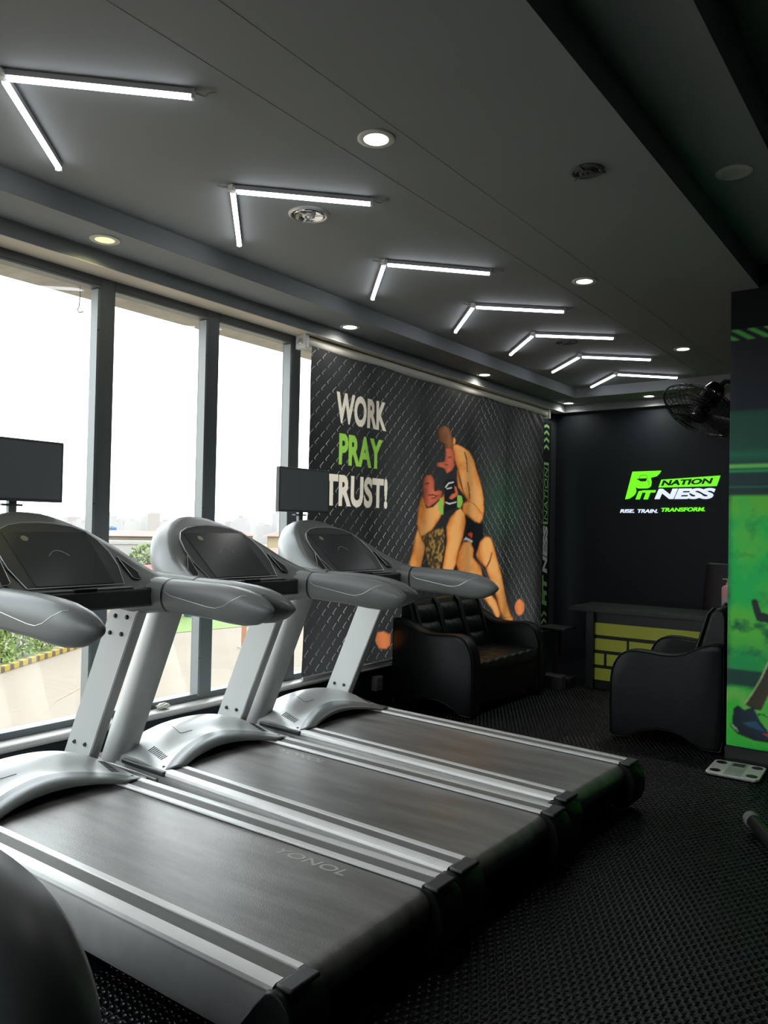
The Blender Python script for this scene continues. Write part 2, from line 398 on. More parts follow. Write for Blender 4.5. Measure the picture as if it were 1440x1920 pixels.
def make_treadmill(label, loc, rz, monitor, belt_text):
    T = thing('treadmill', label, 'treadmill', loc, rz, 'treadmills facing the window')
    hw = 0.302
    # running belt with the roll-over at the rear
    prof = [(-1.95, 0.249), (-1.2, 0.249), (-0.5, 0.249), (-0.02, 0.249)] + [(-0.02+0.058*math.sin(a), 0.191+0.058*math.cos(a)) for a in [R(x) for x in range(15, 181, 15)]] + [(-1.0, 0.133), (-1.95, 0.133)]
    b = MB(); b.loft([[(x, -hw, z) for x, z in prof], [(x, hw, z) for x, z in prof]], caps=False, closed=False)
    belt = b.build('running_belt', M_BELT, T, smooth=True)
    if belt_text:
        text_obj('belt_print', 'YONOL', 0.35, 0.05, (-1.43+belt_text, 0.215, 0.2492), (1,0,0), (0.25,1,0), M_BELTTXT, belt, depth=0.0006, bold=0.012)
    # deck frame
    MB().box(-2.25, -0.05, -0.36, 0.36, 0.06, 0.13).build('deck_frame', M_BLK, T)
    for s in (-1, 1):
        # foot rail: two aluminium strips around a ribbed grey insert
        y = lambda a: s*a
        rail = MB().box(-1.95, 0, min(y(hw), y(0.435)), max(y(hw), y(0.435)), 0.232, 0.252).build('foot_rail', M_PLAS, T)
        MB().box(-1.95, 0.0, min(y(0.304), y(0.334)), max(y(0.304), y(0.334)), 0.252, 0.263).build('aluminium_edge', M_ALU, rail, bevel=0.003)
        pr = [(0.392, 0.2525), (0.392, 0.263), (0.425, 0.263), (0.436, 0.258), (0.440, 0.246), (0.436, 0.236), (0.43, 0.236)]
        MB().prism([(-1.95, y(a), z) for a, z in pr], [(0.0, y(a), z) for a, z in pr]).build('aluminium_edge', M_ALU, rail, smooth=True)
        MB().box(-1.95, -0.001, min(y(0.335), y(0.391)), max(y(0.335), y(0.391)), 0.2521, 0.2570).build('strip_base', M_PLAS, rail)
        rb = MB()
        for k in range(11):
            yy = 0.3370+k*0.005
            rb.box(-1.95, -0.001, min(y(yy), y(yy+0.0024)), max(y(yy), y(yy+0.0024)), 0.2570, 0.2598)
        rb.build('strip_ribs', M_RIB, rail)
        # curved silver side panel
        pr = [(0.437, 0.236), (0.444, 0.215), (0.451, 0.18), (0.455, 0.14), (0.452, 0.105), (0.444, 0.085), (0.43, 0.085), (0.43, 0.14), (0.425, 0.23)]
        a = [(-2.30, y(p), z) for p, z in pr]; c2 = [(-0.012-0.123*(0.25-z)/0.162+0.002, y(p), z) for p, z in pr]
        MB().prism(a, c2).build('side_panel', M_PANEL, T, smooth=True, ang=50)
        # rear end cap, a rounded black boot over the roller
        cp = [(-0.135, 0.088), (-0.055, 0.20), (-0.012, 0.250), (0.01, 0.256), (0.04, 0.250), (0.066, 0.230), (0.084, 0.195), (0.092, 0.15), (0.088, 0.105), (0.074, 0.064), (0.048, 0.036), (0.012, 0.025), (-0.05, 0.03), (-0.11, 0.06)]
        rings = []
        for yy, k in ((0.300, 0.97), (0.306, 1.0), (0.438, 1.0), (0.446, 0.985), (0.450, 0.955), (0.4525, 0.91)):
            rings.append([(-0.01+(x_+0.01)*k, y(yy), 0.145+(z_-0.145)*k) for x_, z_ in cp])
        cap = MB().loft(rings).build('rear_end_cap', M_BLK, T, smooth=True, ang=35)
        MB().box(0.004, 0.062, min(y(0.308), y(0.43)), max(y(0.308), y(0.43)), 0.250, 0.266).build('cap_pad', M_PLAS, cap, bevel=0.006)
        # stub of the base frame that carries the upright
        MB().box(-2.33, -1.72, min(y(0.34), y(0.456)), max(y(0.34), y(0.456)), 0.19, 0.2225).build('base_frame', M_PANEL, T, bevel=0.006)
        MB().lathe([(0.03, 0), (0.03, 0.085), (0.015, 0.085)], 14, (-2.2, y(0.40), 0)).build('levelling_foot', M_BLK, T)
        MB().lathe([(0.028, -0.018), (0.034, -0.01), (0.034, 0.01), (0.028, 0.018)], 18, (-0.12, y(0.40), 0.034), (0,1,0)).build('transport_wheel', M_PLAS2, T, smooth=True)
        MB().box(-0.16, -0.06, min(y(0.36), y(0.38)), max(y(0.36), y(0.38)), 0.02, 0.14).build('wheel_bracket', M_BLK, T)
    # lateral rear roller
    MB().lathe([(0.05, -0.30), (0.05, 0.30)], 20, (-0.02, 0, 0.191), (0,1,0)).build('rear_roller', M_BLK, T, smooth=True)
    # motor hood: swept rear lip, low dome, dipping to the front
    nv, nu = 32, 18
    P = []; band = []
    for j in range(nv+1):
        v = -0.43+0.86*j/nv
        a = abs(v)/0.43; uc = 1.69+0.156*(1-a*a)
        col = [(-(uc+(2.32-uc)*i/nu), v, hood_z(uc+(2.32-uc)*i/nu, v)) for i in range(nu+1)]
        P.append(col)
        lip = (-(1.668+0.068*(1-a*a)), v*0.72, 0.2665+0.034*(1-a*a))
        zc_ = col[0]
        midp = tuple((zc_[q]*0.5+lip[q]*0.5) + (0.004 if q == 2 else 0) for q in range(3))
        band.append([zc_, midp, lip])
    hood = MB().grid(P)
    lo = [(p[0][0], p[0][1], 0.225) for p in (P[0],)] 
    for side in (0, nv):
        hood.grid([P[side], [(p[0], p[1]*1.004, 0.222) for p in P[side]]])
    hood.grid([[p[-1] for p in P], [(p[-1][0], p[-1][1], 0.10) for p in P]])
    H = hood.build('motor_hood', M_SILVER, T, smooth=True, ang=38)
    MB().grid(band).build('hood_lip', mat('grey_hood_lip', (0.20, 0.215, 0.215), 0.35, 0.3), H, smooth=True, solid=0.006)
    for s in (-1, 1):
        tr = MB().box(-2.03, -1.672, min(s*0.405, s*0.452), max(s*0.405, s*0.452), 0.238, 0.262)
        tr.build('hood_base_trim', M_PLAS, H, bevel=0.006)
        for k in range(9):
            u = 1.80+k*0.0135
            v = 0.352
            z = hood_z(u, v); dz = (hood_z(u, v+0.02)-hood_z(u, v-0.02))/0.04; du = (hood_z(u+0.02, v)-hood_z(u-0.02, v))/0.04
            t = Vector((0, s, dz)).normalized()*0.021; w = Vector((-1, 0, du)).normalized()*0.0028
            nrm = w.cross(t).normalized()*0.0012
            MB().obox((-u, s*v, z), t, w, nrm).build('vent_slot', M_BLK, H)
        MB().lathe([(0.008, 0), (0.008, 0.003)], 12, (-1.735, s*0.40, hood_z(1.735, 0.40)-0.001)).build('hood_screw', M_BLK, H)
    pth = [(-u, 0.06+0.10*k, hood_z(u, 0.06+0.10*k)+0.001) for k, u in ((0.0, 2.02), (0.0, 1.97), (1.0, 1.93), (1.2, 1.93))]
    MB().tube([(-u, v, hood_z(u, v)+0.0006) for u, v in ((2.03, -0.16), (1.98, -0.16), (1.93, -0.16), (1.92, -0.15), (1.92, -0.08))], 0.0016, 5).build('hatch_seam', M_PLAS, H)
    MB().box(-2.28, -1.97, -0.33, 0.33, 0.10, 0.24).build('motor_block', M_BLK, T)
    # uprights: flat inner plate, half-round outer face, leaning towards the runner
    for s in (-1, 1):
        def sect(z):
            xc = -2.13+0.47*(z-0.30)
            d = 0.107
            pts = [(xc-d, 0.355), (xc+d, 0.355), (xc+d, 0.385)]
            pts += [(xc+d*math.cos(R(q)), 0.385+0.072*math.sin(R(q))) for q in range(15, 180, 15)]
            pts += [(xc-d, 0.385)]
            return [(x, s*v, z) for x, v in pts]
        U = MB().loft([sect(0.225), sect(0.60), sect(1.115)]).build('upright', mat('silver_upright_paint', (0.62, 0.63, 0.62), 0.36, 0.25), T, smooth=True, ang=50)
        pl = []
        for z in (0.232, 1.07):
            xc = -2.13+0.47*(z-0.30)
            pl.append([(xc-0.102, s*0.3555, z), (xc+0.102, s*0.3555, z), (xc+0.102, s*0.3515, z), (xc-0.102, s*0.3515, z)])
        MB().loft(pl).build('inner_plate', M_POST, U)
        for z in (0.30, 0.375, 0.955, 1.04):
            xc = -2.13+0.47*(z-0.30)
            for dx in (-0.045, 0.045):
                MB().lathe([(0.0115, 0), (0.0115, 0.005), (0.007, 0.010), (0.003, 0.010)], 10, (xc+dx, s*0.3515, z), (0, -s, 0)).build('bolt', M_BOLT, U)
    # console shell
    N = 40
    rows = []
    for k in range(N+1):
        t = -1+2*k/N; r = rim(t); v = r.y
        a = abs(t)
        zf = lambda z: max(z, 1.12)
        inner = Vector((r.x+0.075*(1-a**3), v*(0.84+0.0*a), r.z-0.040))
        base = Vector((-1.60+0.02*a, inner.y, 1.195))
        if inner.z < base.z+0.012: inner.z = base.z+0.012
        rows.append([base, inner*0.5+base*0.5, inner, Vector((r.x+0.026, v*0.93, r.z-0.017)), r+Vector((0.004, 0, -0.001)), r+Vector((-0.012, 0.004*(1 if v > 0 else -1)*a, 0.0)),
                     Vector((r.x-0.06, v*1.035, zf(r.z-0.006))), Vector((r.x-0.13, v*1.02, zf(r.z-0.035))),
                     Vector((r.x-0.175, v*0.95, zf(r.z-0.10))), Vector((r.x-0.17, v*0.86, zf(r.z-0.19))), Vector((-1.86, v*0.78, 1.12)), Vector((-1.62, v*0.80, 1.115))])
    C = MB().grid(rows).build('console_shell', M_PLAS2, T, smooth=True, ang=60)
    # face panel and screen
    nrm = Vector((0.70, 0, 0.71)).normalized()
    def scr(y, s_, off):   # s_ 0 bottom .. 1 top of the tilted face
        return Vector((-1.615-0.275*s_, y, 1.205+0.232*s_)) + nrm*off
    out = [(-0.235, 0.0), (0.235, 0.0), (0.268, 0.35), (0.270, 0.62), (0.252, 0.86), (0.215, 1.03), (0.155, 1.13), (0.08, 1.18), (0.0, 1.195), (-0.08, 1.18), (-0.155, 1.13), (-0.215, 1.03), (-0.252, 0.86), (-0.270, 0.62), (-0.268, 0.35)]
    MB().prism([scr(y, q, -0.02) for y, q in out], [scr(y, q, 0.010) for y, q in out]).build('face_panel', M_PLAS, C, bevel=0.004)
    sc = [(-0.190, 0.03), (0.190, 0.03), (0.203, 1.0), (-0.203, 1.0)]
    MB().prism([scr(y, q, 0.005) for y, q in sc], [scr(y, q, 0.0125) for y, q in sc]).build('display', M_GLOSSBLK, C)
    arc = [scr(-0.05+0.10*k/10, 0.55+0.10*math.sin(math.pi*k/10), 0.013) for k in range(11)]
    MB().tube(arc, 0.0012, 4).build('display_arc', M_LINE, C)
    lg = [(-0.115+0.017*math.cos(R(q)), 0.88+0.05*math.sin(R(q))) for q in range(0, 360, 30)]
    MB().prism([scr(y, q, 0.0125) for y, q in lg], [scr(y, q, 0.0133) for y, q in lg]).build('display_badge', mat('gold_badge', (0.38, 0.36, 0.24), 0.4), C)
    MB().tube([scr(y, q, 0.012) for y, q in out+[out[0]]], 0.0022, 5).build('face_piping', M_LINE, C)
    # side pockets with piping
    for s in (-1, 1):
        pk = [(0.285, 0.52), (0.295, 0.10), (0.312, 0.06), (0.352, 0.06), (0.362, 0.09)]
        pp = [Vector((-1.612-0.262*q, s*y, 1.208+0.222*q)) + nrm*0.016 for y, q in pk]
        MB().prism([p - nrm*0.012 for p in pp], pp).build('side_pocket', M_BLK, C)
        MB().tube(pp+[pp[0]], 0.0016, 5).build('pocket_piping', M_LINE, C)
    # reading ledge
    MB().box(-1.70, -1.545, -0.385, 0.385, 1.108, 1.196).build('console_ledge', M_PLAS, T, bevel=0.012)
    MB().box(-1.60, -1.552, -0.25, 0.25, 1.196, 1.203).build('ledge_mat', M_PLAS2, T, bevel=0.002)
    MB().box(-1.575, -1.545, -0.055, 0.055, 1.19, 1.207).build('safety_key_slot', M_BLK, T, bevel=0.004)
    # pods and handrails
    def oval(x, y, z, w, h, n=20):
        return [(x, y+w*math.copysign(abs(math.cos(2*math.pi*k/n))**0.85, math.cos(2*math.pi*k/n)), z+h*math.copysign(abs(math.sin(2*math.pi*k/n))**0.85, math.sin(2*math.pi*k/n))) for k in range(n)]
    for s in (-1, 1):
        y = s*0.408
        rings = [oval(x, y+s*dy, (a+b_)/2, w, (a-b_)/2) for x, dy, a, b_, w in
                 ((-1.98, -0.02, 1.19, 1.14, 0.03), (-1.93, -0.02, 1.225, 1.10, 0.062), (-1.82, -0.012, 1.25, 1.065, 0.078), (-1.70, -0.005, 1.252, 1.055, 0.082), (-1.58, 0, 1.245, 1.072, 0.074), (-1.482, 0, 1.237, 1.082, 0.064))]
        MB().loft(rings).build('handrail_pod', M_PLAS2, T, smooth=True, ang=60)
        HS = ((-1.478, 0, 1.237, 1.083, 0.064), (-1.35, 0.004, 1.236, 1.076, 0.062), (-1.20, 0.008, 1.233, 1.070, 0.060), (-1.08, 0.010, 1.225, 1.060, 0.061),
                  (-1.00, 0.010, 1.214, 1.058, 0.060), (-0.93, 0.009, 1.197, 1.068, 0.053), (-0.88, 0.006, 1.175, 1.088, 0.040), (-0.845, 0.002, 1.153, 1.112, 0.021), (-0.828, 0, 1.137, 1.128, 0.006))
        rings = [oval(x, y+s*dy, (a+b_)/2, w, (a-b_)/2) for x, dy, a, b_, w in HS]
        HR = MB().loft(rings).build('handrail', M_PLAS2, T, smooth=True, ang=60)
        # wavy seam of the soft grip, both faces
        for q in (-1, 1):
            sx = [(-1.468, 1.212), (-1.455, 1.180), (-1.42, 1.165), (-1.30, 1.148), (-1.18, 1.131), (-1.13, 1.129), (-1.08, 1.142), (-1.03, 1.170), (-0.99, 1.190), (-0.965, 1.194)]
            pts = []
            for x, z in sx:
                xs_ = [h_[0] for h_ in HS]; ip = lambda c_: float(np.interp(x, xs_, [h_[c_] for h_ in HS]))
                zc_ = (ip(2)+ip(3))/2; hh = (ip(2)-ip(3))/2
                w = ip(4)*max(0.02, 1-abs((z-zc_)/hh)**2.35)**(1/2.35)
                pts.append((x, y+s*ip(1)+q*(w+0.0007), z))
            MB().tube(pts, 0.0014, 5).build('grip_seam', M_LINE, HR)
        MB().loft([oval(-1.486, y, 1.16, 0.0655, 0.0785), oval(-1.474, y, 1.16, 0.0655, 0.0785)]).build('grip_joint', M_BLK, HR, smooth=True)
    if monitor:
        mo = MB().box(-2.16, -2.125, -0.238, 0.238, 1.588, 1.888).build('monitor', M_TVBLK, T, bevel=0.005)
        MB().box(-2.1255, -2.1235, -0.226, 0.226, 1.602, 1.876).build('monitor_screen', mat('monitor_glass', (0.26, 0.29, 0.30), 0.35), mo)
        MB().box(-2.185, -2.158, -0.020, 0.020, 1.49, 1.70).build('monitor_stem', M_FRAME2, mo, bevel=0.003)
        MB().box(-2.185, -2.15, -0.06, 0.045, 1.565, 1.575).build('monitor_bracket', M_FRAME, mo)
    return T

make_treadmill('grey treadmill nearest the camera, cut off by the left edge, monitor on top', (-1.49, 1.978, 0), 0.016, True, 0.80)
make_treadmill('middle grey treadmill without a monitor, between two others', (-1.49, 2.893, 0), -0.0286, False, -0.14)
make_treadmill('farthest grey treadmill, beside the black leather sofa, small monitor on top', (-1.49, 3.843, 0), -0.057, True, None)
# ------------------------------------------------------------------ chevron tube lights on the ceiling
ORD = ['chevron tube light nearest the camera, cut off by the left edge', 'second chevron tube light from the camera, beside the round chrome vent', 'third chevron tube light from the camera',
       'middle one of the seven chevron tube lights', 'third chevron tube light from the far wall', 'second chevron tube light from the far wall', 'chevron tube light nearest the far wall and the fan']
APY = [1.385, 2.504, 3.728, 4.802, 5.767, 6.704, 7.646]
AP = [(-2.76, 45.5, 134), (-2.785, 46.5, 134.5), (-2.795, 48, 133), (-2.80, 43, 131.5), (-2.80, 40.5, 132), (-2.79, 42, 134), (-2.80, 46, 131)]
for i, yy in enumerate(APY):
    T = thing('chevron_light', 'white '+ORD[i], 'ceiling light', (AP[i][0], yy, ZC-0.002), 0, 'LED tube chevrons on the ceiling')
    L = 0.655
    for a, st in ((AP[i][1], 0.01), (AP[i][2], 0.022)):
        d = Vector((math.cos(R(a)), math.sin(R(a)), 0)); n = Vector((-d.y, d.x, 0)); z = Vector((0,0,1))
        L2 = L if st < 0.02 else 0.70
        hb = MB().obox(d*(st+L2/2)-z*0.011, d*L2/2, n*0.014, z*0.011).build('tube_housing', M_TUBEH, T, bevel=0.002)
        prof = [(0.0125*math.cos(R(q)), -0.022-0.017*math.sin(R(q))) for q in range(0, 181, 20)]
        MB().loft([[d*(st+0.012)+n*p+z*q for p, q in prof], [d*(st+L2-0.006)+n*p+z*q for p, q in prof]]).build('led_tube', M_TUBE, hb, smooth=True, ang=50)
        MB().obox(d*(st+L2)-z*0.018, d*0.006, n*0.014, z*0.018).build('end_cap', M_WHITE, hb)
    e = Vector((math.cos(R(AP[i][1])), math.sin(R(AP[i][1])), 0))*(L+0.02)
    if i in (0, 1, 2, 3, 6):
        MB().tube([e+Vector((0,0,-0.012)), e+Vector((0.02, 0.025, -0.020)), e+Vector((0.04, 0.03, -0.010)), e+Vector((0.055, 0.05, -0.004))], 0.004, 6).build('wire_tail', M_TUBEH, T, smooth=True)
    MB().box(-0.02, 0.02, -0.02, 0.02, -0.03, 0).build('corner_joint', M_WHITE, T, bevel=0.004)
    if i in (1, 2, 3):
        MB().tube([(-0.01, -0.012, -0.012), (-0.03, -0.035, -0.014), (-0.055, -0.045, -0.006)], 0.006, 6).build('wire_tail', M_TUBEH, T, smooth=True)

# ------------------------------------------------------------------ recessed downlights
M_RING = mat('white_downlight_ring', (0.88, 0.87, 0.82), 0.4)
def downlight(x, y, z, label, es, colr, watt, r=0.078):
    T = thing('downlight', label, 'ceiling light', (x, y, z), 0, 'recessed round downlights')
    MB().lathe([(r, 0), (r, -0.004), (r-0.008, -0.008), (0.052, -0.006), (0.050, 0.0), (0.050, 0.0)], 32, caps=False).build('trim_ring', M_RING, T, smooth=True)
    dm = mat('downlight_diffuser_%.1f_%.2f' % (es, colr[2]), (0.75, 0.75, 0.72), 0.5, emit=colr if es else None, es=es)
    MB().lathe([(0.051, -0.003), (0.03, -0.0035), (0.001, -0.004)], 28, caps=True).build('diffuser', dm, T, smooth=True)
    if watt:
        ld = bpy.data.lights.new('downlight_lamp', 'AREA'); ld.shape = 'DISK'; ld.size = 0.10; ld.energy = watt; ld.color = colr; ld.spread = R(150)
        lo = bpy.data.objects.new('downlight_lamp', ld); COL.objects.link(lo); lo.parent = T; lo.location = (0, 0, -0.014)
WARM, COOL, YEL = (1.0, 0.96, 0.84), (1.0, 0.98, 0.93), (1.0, 0.95, 0.45)
downlight(-1.954, 2.532, ZC, 'large lit downlight in the main ceiling nearest the camera', 9, COOL, SPOT_W)
downlight(-1.957, 4.755, ZC, 'warm lit downlight in the middle of the main ceiling', 3.2, WARM, SPOT_W*0.5)
downlight(-1.964, 6.985, ZC, 'lit downlight of the main ceiling closest to the striped pillar', 9, COOL, SPOT_W*3)
downlight(-3.665, 2.41, Z1, 'dim yellow downlight in the border above the window', 0.85, YEL, 0.8)
downlight(-3.70, 4.52, Z1, 'lit downlight in the border above the banner roller bracket', 7, COOL, SPOT_W*0.35)
downlight(-3.73, 6.63, Z1, 'small lit downlight in the border above the middle of the banner', 6, WARM, SPOT_W*0.3)
downlight(-3.72, 8.62, Z1, 'lit downlight in the corner border by the banner end', 9, COOL, SPOT_W*0.5)
downlight(-2.775, 8.60, Z1, 'lit downlight in the far border above the wall logo', 9, COOL, SPOT_W)
downlight(-0.898, 4.01, ZC+0.15, 'unlit downlight in the dark raised ceiling at right', 0, WARM, 0, 0.085)

# ------------------------------------------------------------------ round ceiling air vents
def vent(x, y, label, m1, m2, r=0.105):
    T = thing('air_vent', label, 'air vent', (x, y, ZC), 0)
    MB().lathe([(r, 0), (r, -0.006), (r-0.012, -0.012), (r-0.02, -0.008), (r-0.02, 0)], 32, caps=False).build('vent_ring', m1, T, smooth=True)
    MB().lathe([(r-0.024, -0.001), (r-0.028, -0.012), (0.042, -0.006), (0.036, -0.002)], 32).build('vent_cone', m2, T, smooth=True)
    MB().lathe([(0.034, -0.004), (0.033, -0.014), (0.02, -0.016), (0.018, -0.012), (0.001, -0.012)], 24).build('vent_hub', m1, T, smooth=True)
    MB().lathe([(0.010, -0.012), (0.008, -0.02), (0.001, -0.02)], 12).build('vent_screw', m1, T, smooth=True)
    for q in range(3):
        a = R(30+120*q); MB().obox((0.06*math.cos(a), 0.06*math.sin(a), -0.010), (0.024*math.cos(a), 0.024*math.sin(a), 0), (-0.003*math.sin(a), 0.003*math.cos(a), 0), (0,0,0.004)).build('vent_spoke', m1, T)
vent(-2.715, 2.962, 'round chrome air vent beside the second chevron light', mat('satin_steel', (0.75, 0.75, 0.74), 0.3, 0.6), M_CHROME)
vent(-1.352, 3.29, 'black painted round vent on the dark side of the ceiling', mat('black_painted_steel', (0.13, 0.138, 0.138), 0.6), mat('black_painted_steel'), 0.075)
vent(-2.70, 6.20, 'dark round vent half hidden by a far chevron light', mat('black_painted_steel'), mat('black_painted_steel'))
def fbm(X, Z, sc, seed):
    g = np.random.default_rng(seed); out = np.zeros(X.shape, 'f')
    for o in range(5):
        f = sc*2**o; T = g.random((64, 64))
        u = X*f; v = Z*f; i = np.floor(u).astype(int); j = np.floor(v).astype(int); fu = u-i; fv = v-j
        fu = fu*fu*(3-2*fu); fv = fv*fv*(3-2*fv)
        t = lambda a, b: T[a % 64, b % 64]
        out += 0.5**(o+1)*((t(i, j)*(1-fu)+t(i+1, j)*fu)*(1-fv)+(t(i, j+1)*(1-fu)+t(i+1, j+1)*fu)*fv)
    return out
# ------------------------------------------------------------------ printed roller banner in front of the windows
def C3(c): return np.array(c, 'f')
def inpoly(Y, Z, poly):
    ins = np.zeros(Y.shape, bool); n = len(poly)
    for i in range(n):
        y1, z1 = poly[i]; y2, z2 = poly[(i+1) % n]
        if z1 == z2: continue
        c = ((Z >= min(z1, z2)) & (Z < max(z1, z2)))
        ins ^= c & (Y < (y2-y1)*(Z-z1)/(z2-z1)+y1)
    return ins
def limb(Y, mask):
    """0..1 across the painted shape, row by row"""
    s = np.zeros(Y.shape, 'f')
    for i in range(Y.shape[0]):
        w = np.where(mask[i])[0]
        if len(w): s[i, w] = (Y[i, w]-Y[i, w[0]])/max(1e-4, Y[i, w[-1]]-Y[i, w[0]])
    return s
def blur(A, k=1):
    for _ in range(k):
        P = np.pad(A, ((1,1),(1,1),(0,0)), 'edge')
        A = (P[:-2,1:-1]+P[2:,1:-1]+P[1:-1,:-2]+P[1:-1,2:]+2*P[1:-1,1:-1])/6
    return A
PC = dict(skin=(0.95, 0.42, 0.13), red=(0.66, 0.15, 0.08), hair=(0.30, 0.12, 0.05), tattoo=(0.06, 0.045, 0.025), black=(0.010, 0.012, 0.014), white=(0.75, 0.75, 0.72), lime=(0.30, 0.60, 0.10), lamp=(0.90, 0.27, 0.09), red2=(0.65, 0.06, 0.04), dark=(0.22, 0.075, 0.025))
POLYS = [
('skin',[(6.34,2.293),(6.42,2.306),(6.535,2.295),(6.664,2.258),(6.753,2.178),(6.8,2.092),(6.871,1.997),(6.919,1.91),(6.956,1.81),(6.968,1.686),(6.952,1.607),(6.898,1.55),(6.819,1.554),(6.643,1.622),(6.557,1.653),(6.533,1.738),(6.637,1.775),(6.551,1.836),(6.455,1.896),(6.432,1.981),(6.438,2.077),(6.374,2.169),(6.342,2.229)]),
('skin',[(6.551,1.742),(6.66,1.768),(6.77,1.752),(6.85,1.705),(6.955,1.64),(6.95,1.60),(6.898,1.55),(6.819,1.554),(6.643,1.622),(6.557,1.653)]),
('dark',[(6.44,2.077),(6.455,2.08),(6.51,1.97),(6.56,1.87),(6.62,1.79),(6.60,1.80),(6.53,1.88),(6.47,1.97)]),
('dark',[(6.63,1.95),(6.66,1.87),(6.67,1.79),(6.69,1.79),(6.68,1.88),(6.645,1.96)]),
('dark',[(6.56,2.24),(6.60,2.17),(6.62,2.05),(6.635,2.05),(6.62,2.18),(6.575,2.25)]),
('hair',[(6.062,2.4),(6.099,2.44),(6.205,2.463),(6.284,2.446),(6.326,2.398),(6.359,2.305),(6.341,2.24),(6.213,2.208),(6.171,2.298),(6.085,2.294)]),
('skin',[(6.343,2.357),(6.377,2.371),(6.409,2.348),(6.394,2.304),(6.35,2.289)]),
('red',[(6.212,2.249),(6.331,2.26),(6.382,2.222),(6.387,2.095),(6.348,2.05),(6.25,2.011),(6.199,2.06),(6.074,2.067),(6.073,2.102),(6.197,2.123),(6.224,2.188)]),
('red',[(5.856,1.945),(5.9,1.978),(5.992,1.984),(6.041,1.936),(6.044,1.834),(6.129,1.853),(6.191,1.841),(6.16,1.777),(6.039,1.721),(5.947,1.682),(5.873,1.715),(5.841,1.864)]),
('skin',[(5.843,1.804),(5.801,1.732),(5.769,1.622),(5.763,1.523),(5.802,1.424),(5.865,1.424),(6.01,1.475),(6.101,1.548),(6.166,1.611),(6.23,1.738),(6.207,1.821),(6.151,1.766),(6.021,1.69),(5.911,1.676)]),
('skin',[(5.773,1.493),(5.724,1.404),(5.693,1.276),(5.637,1.16),(5.58,1.02),(5.80,1.00),(5.839,1.136),(5.888,1.263),(5.908,1.333),(5.857,1.394)]),
('tattoo',[(5.856,1.409),(6.029,1.465),(6.198,1.518),(6.241,1.404),(6.217,1.248),(6.154,1.104),(6.10,0.95),(5.95,0.95),(5.985,1.115),(5.904,1.323)]),
('black',[(6.6,1.632),(6.775,1.57),(6.954,1.55),(6.959,1.426),(6.883,1.337),(6.829,1.27),(6.762,1.293),(6.567,1.371),(6.648,1.469)]),
('skin',[(6.567,1.371),(6.716,1.371),(6.784,1.293),(6.765,1.216),(6.924,1.123),(6.973,1.009),(6.90,0.86),(6.70,0.86),(6.55,0.95),(6.493,1.082),(6.45,1.158),(6.487,1.275)]),
('skin',[(6.819,1.232),(6.893,1.37),(7.004,1.427),(7.121,1.415),(7.196,1.312),(7.248,1.207),(7.35,1.053),(7.432,0.861),(7.513,0.691),(7.648,0.508),(7.469,0.517),(7.341,0.633),(7.211,0.873),(7.089,1.005),(7.016,1.109),(6.877,1.181)]),
('skin',[(6.90,0.93),(7.05,0.90),(7.142,0.831),(7.264,0.754),(7.367,0.596),(7.271,0.557),(7.171,0.668),(6.98,0.80)]),
('skin',[(7.344,0.545),(7.467,0.564),(7.633,0.563),(7.661,0.506)]),
('skin',[(6.257,1.509),(6.314,1.594),(6.432,1.671),(6.514,1.695),(6.599,1.643),(6.619,1.556),(6.566,1.404),(6.487,1.275),(6.45,1.158),(6.391,1.086),(6.33,0.95),(6.16,0.95),(6.193,1.098),(6.228,1.216),(6.272,1.372)]),
('black',[(6.204,1.914),(6.251,1.959),(6.401,1.968),(6.434,1.895),(6.449,1.768),(6.431,1.692),(6.291,1.667),(6.214,1.633),(6.227,1.822)]),
('red',[(6.287,1.782),(6.346,1.827),(6.406,1.84),(6.383,1.914),(6.434,1.895),(6.467,1.833),(6.428,1.799),(6.348,1.769)]),
('white',[(6.225,1.884),(6.282,1.929),(6.382,1.946),(6.386,1.935),(6.292,1.917),(6.237,1.874)]),
('white',[(6.239,1.749),(6.309,1.736),(6.429,1.756),(6.429,1.745),(6.309,1.723),(6.24,1.735)]),
('white',[(6.254,1.875),(6.343,1.89),(6.348,1.88),(6.259,1.863)]),
('lime',[(6.105,1.723),(6.15,1.782),(6.193,1.768),(6.204,1.623),(6.165,1.627),(6.116,1.672)]),
('lime',[(6.451,1.821),(6.53,1.814),(6.553,1.761),(6.514,1.695),(6.451,1.703)]),
('white',[(6.567,1.377),(6.618,1.415),(6.759,1.376),(6.738,1.36),(6.619,1.393)]),
('red2',[(6.649,1.442),(6.713,1.464),(6.757,1.448),(6.737,1.404)]),
('dark',[(6.26,2.17),(6.33,2.185),(6.335,2.172),(6.265,2.155)]),
('dark',[(6.21,2.105),(6.27,2.10),(6.275,2.085),(6.215,2.09)]),
('dark',[(5.88,1.90),(5.95,1.915),(5.955,1.90),(5.885,1.885)]),
('dark',[(5.93,1.80),(6.02,1.81),(6.10,1.80),(6.10,1.788),(6.02,1.795),(5.935,1.787)]),
('dark',[(5.99,1.76),(6.06,1.77),(6.12,1.80),(6.11,1.81),(6.05,1.783),(5.985,1.772)]),
('dark',[(7.02,1.10),(7.10,1.18),(7.14,1.26),(7.155,1.255),(7.12,1.17),(7.035,1.09)]),
('lamp',[(7.668,0.656),(7.693,0.703),(7.745,0.73),(7.797,0.739),(7.852,0.717),(7.908,0.676),(7.915,0.614),(7.858,0.563),(7.777,0.557),(7.71,0.587)]),
('lamp',[(5.171,0.561),(5.199,0.624),(5.288,0.625),(5.388,0.584),(5.39,0.502),(5.33,0.472),(5.225,0.489)]),
]
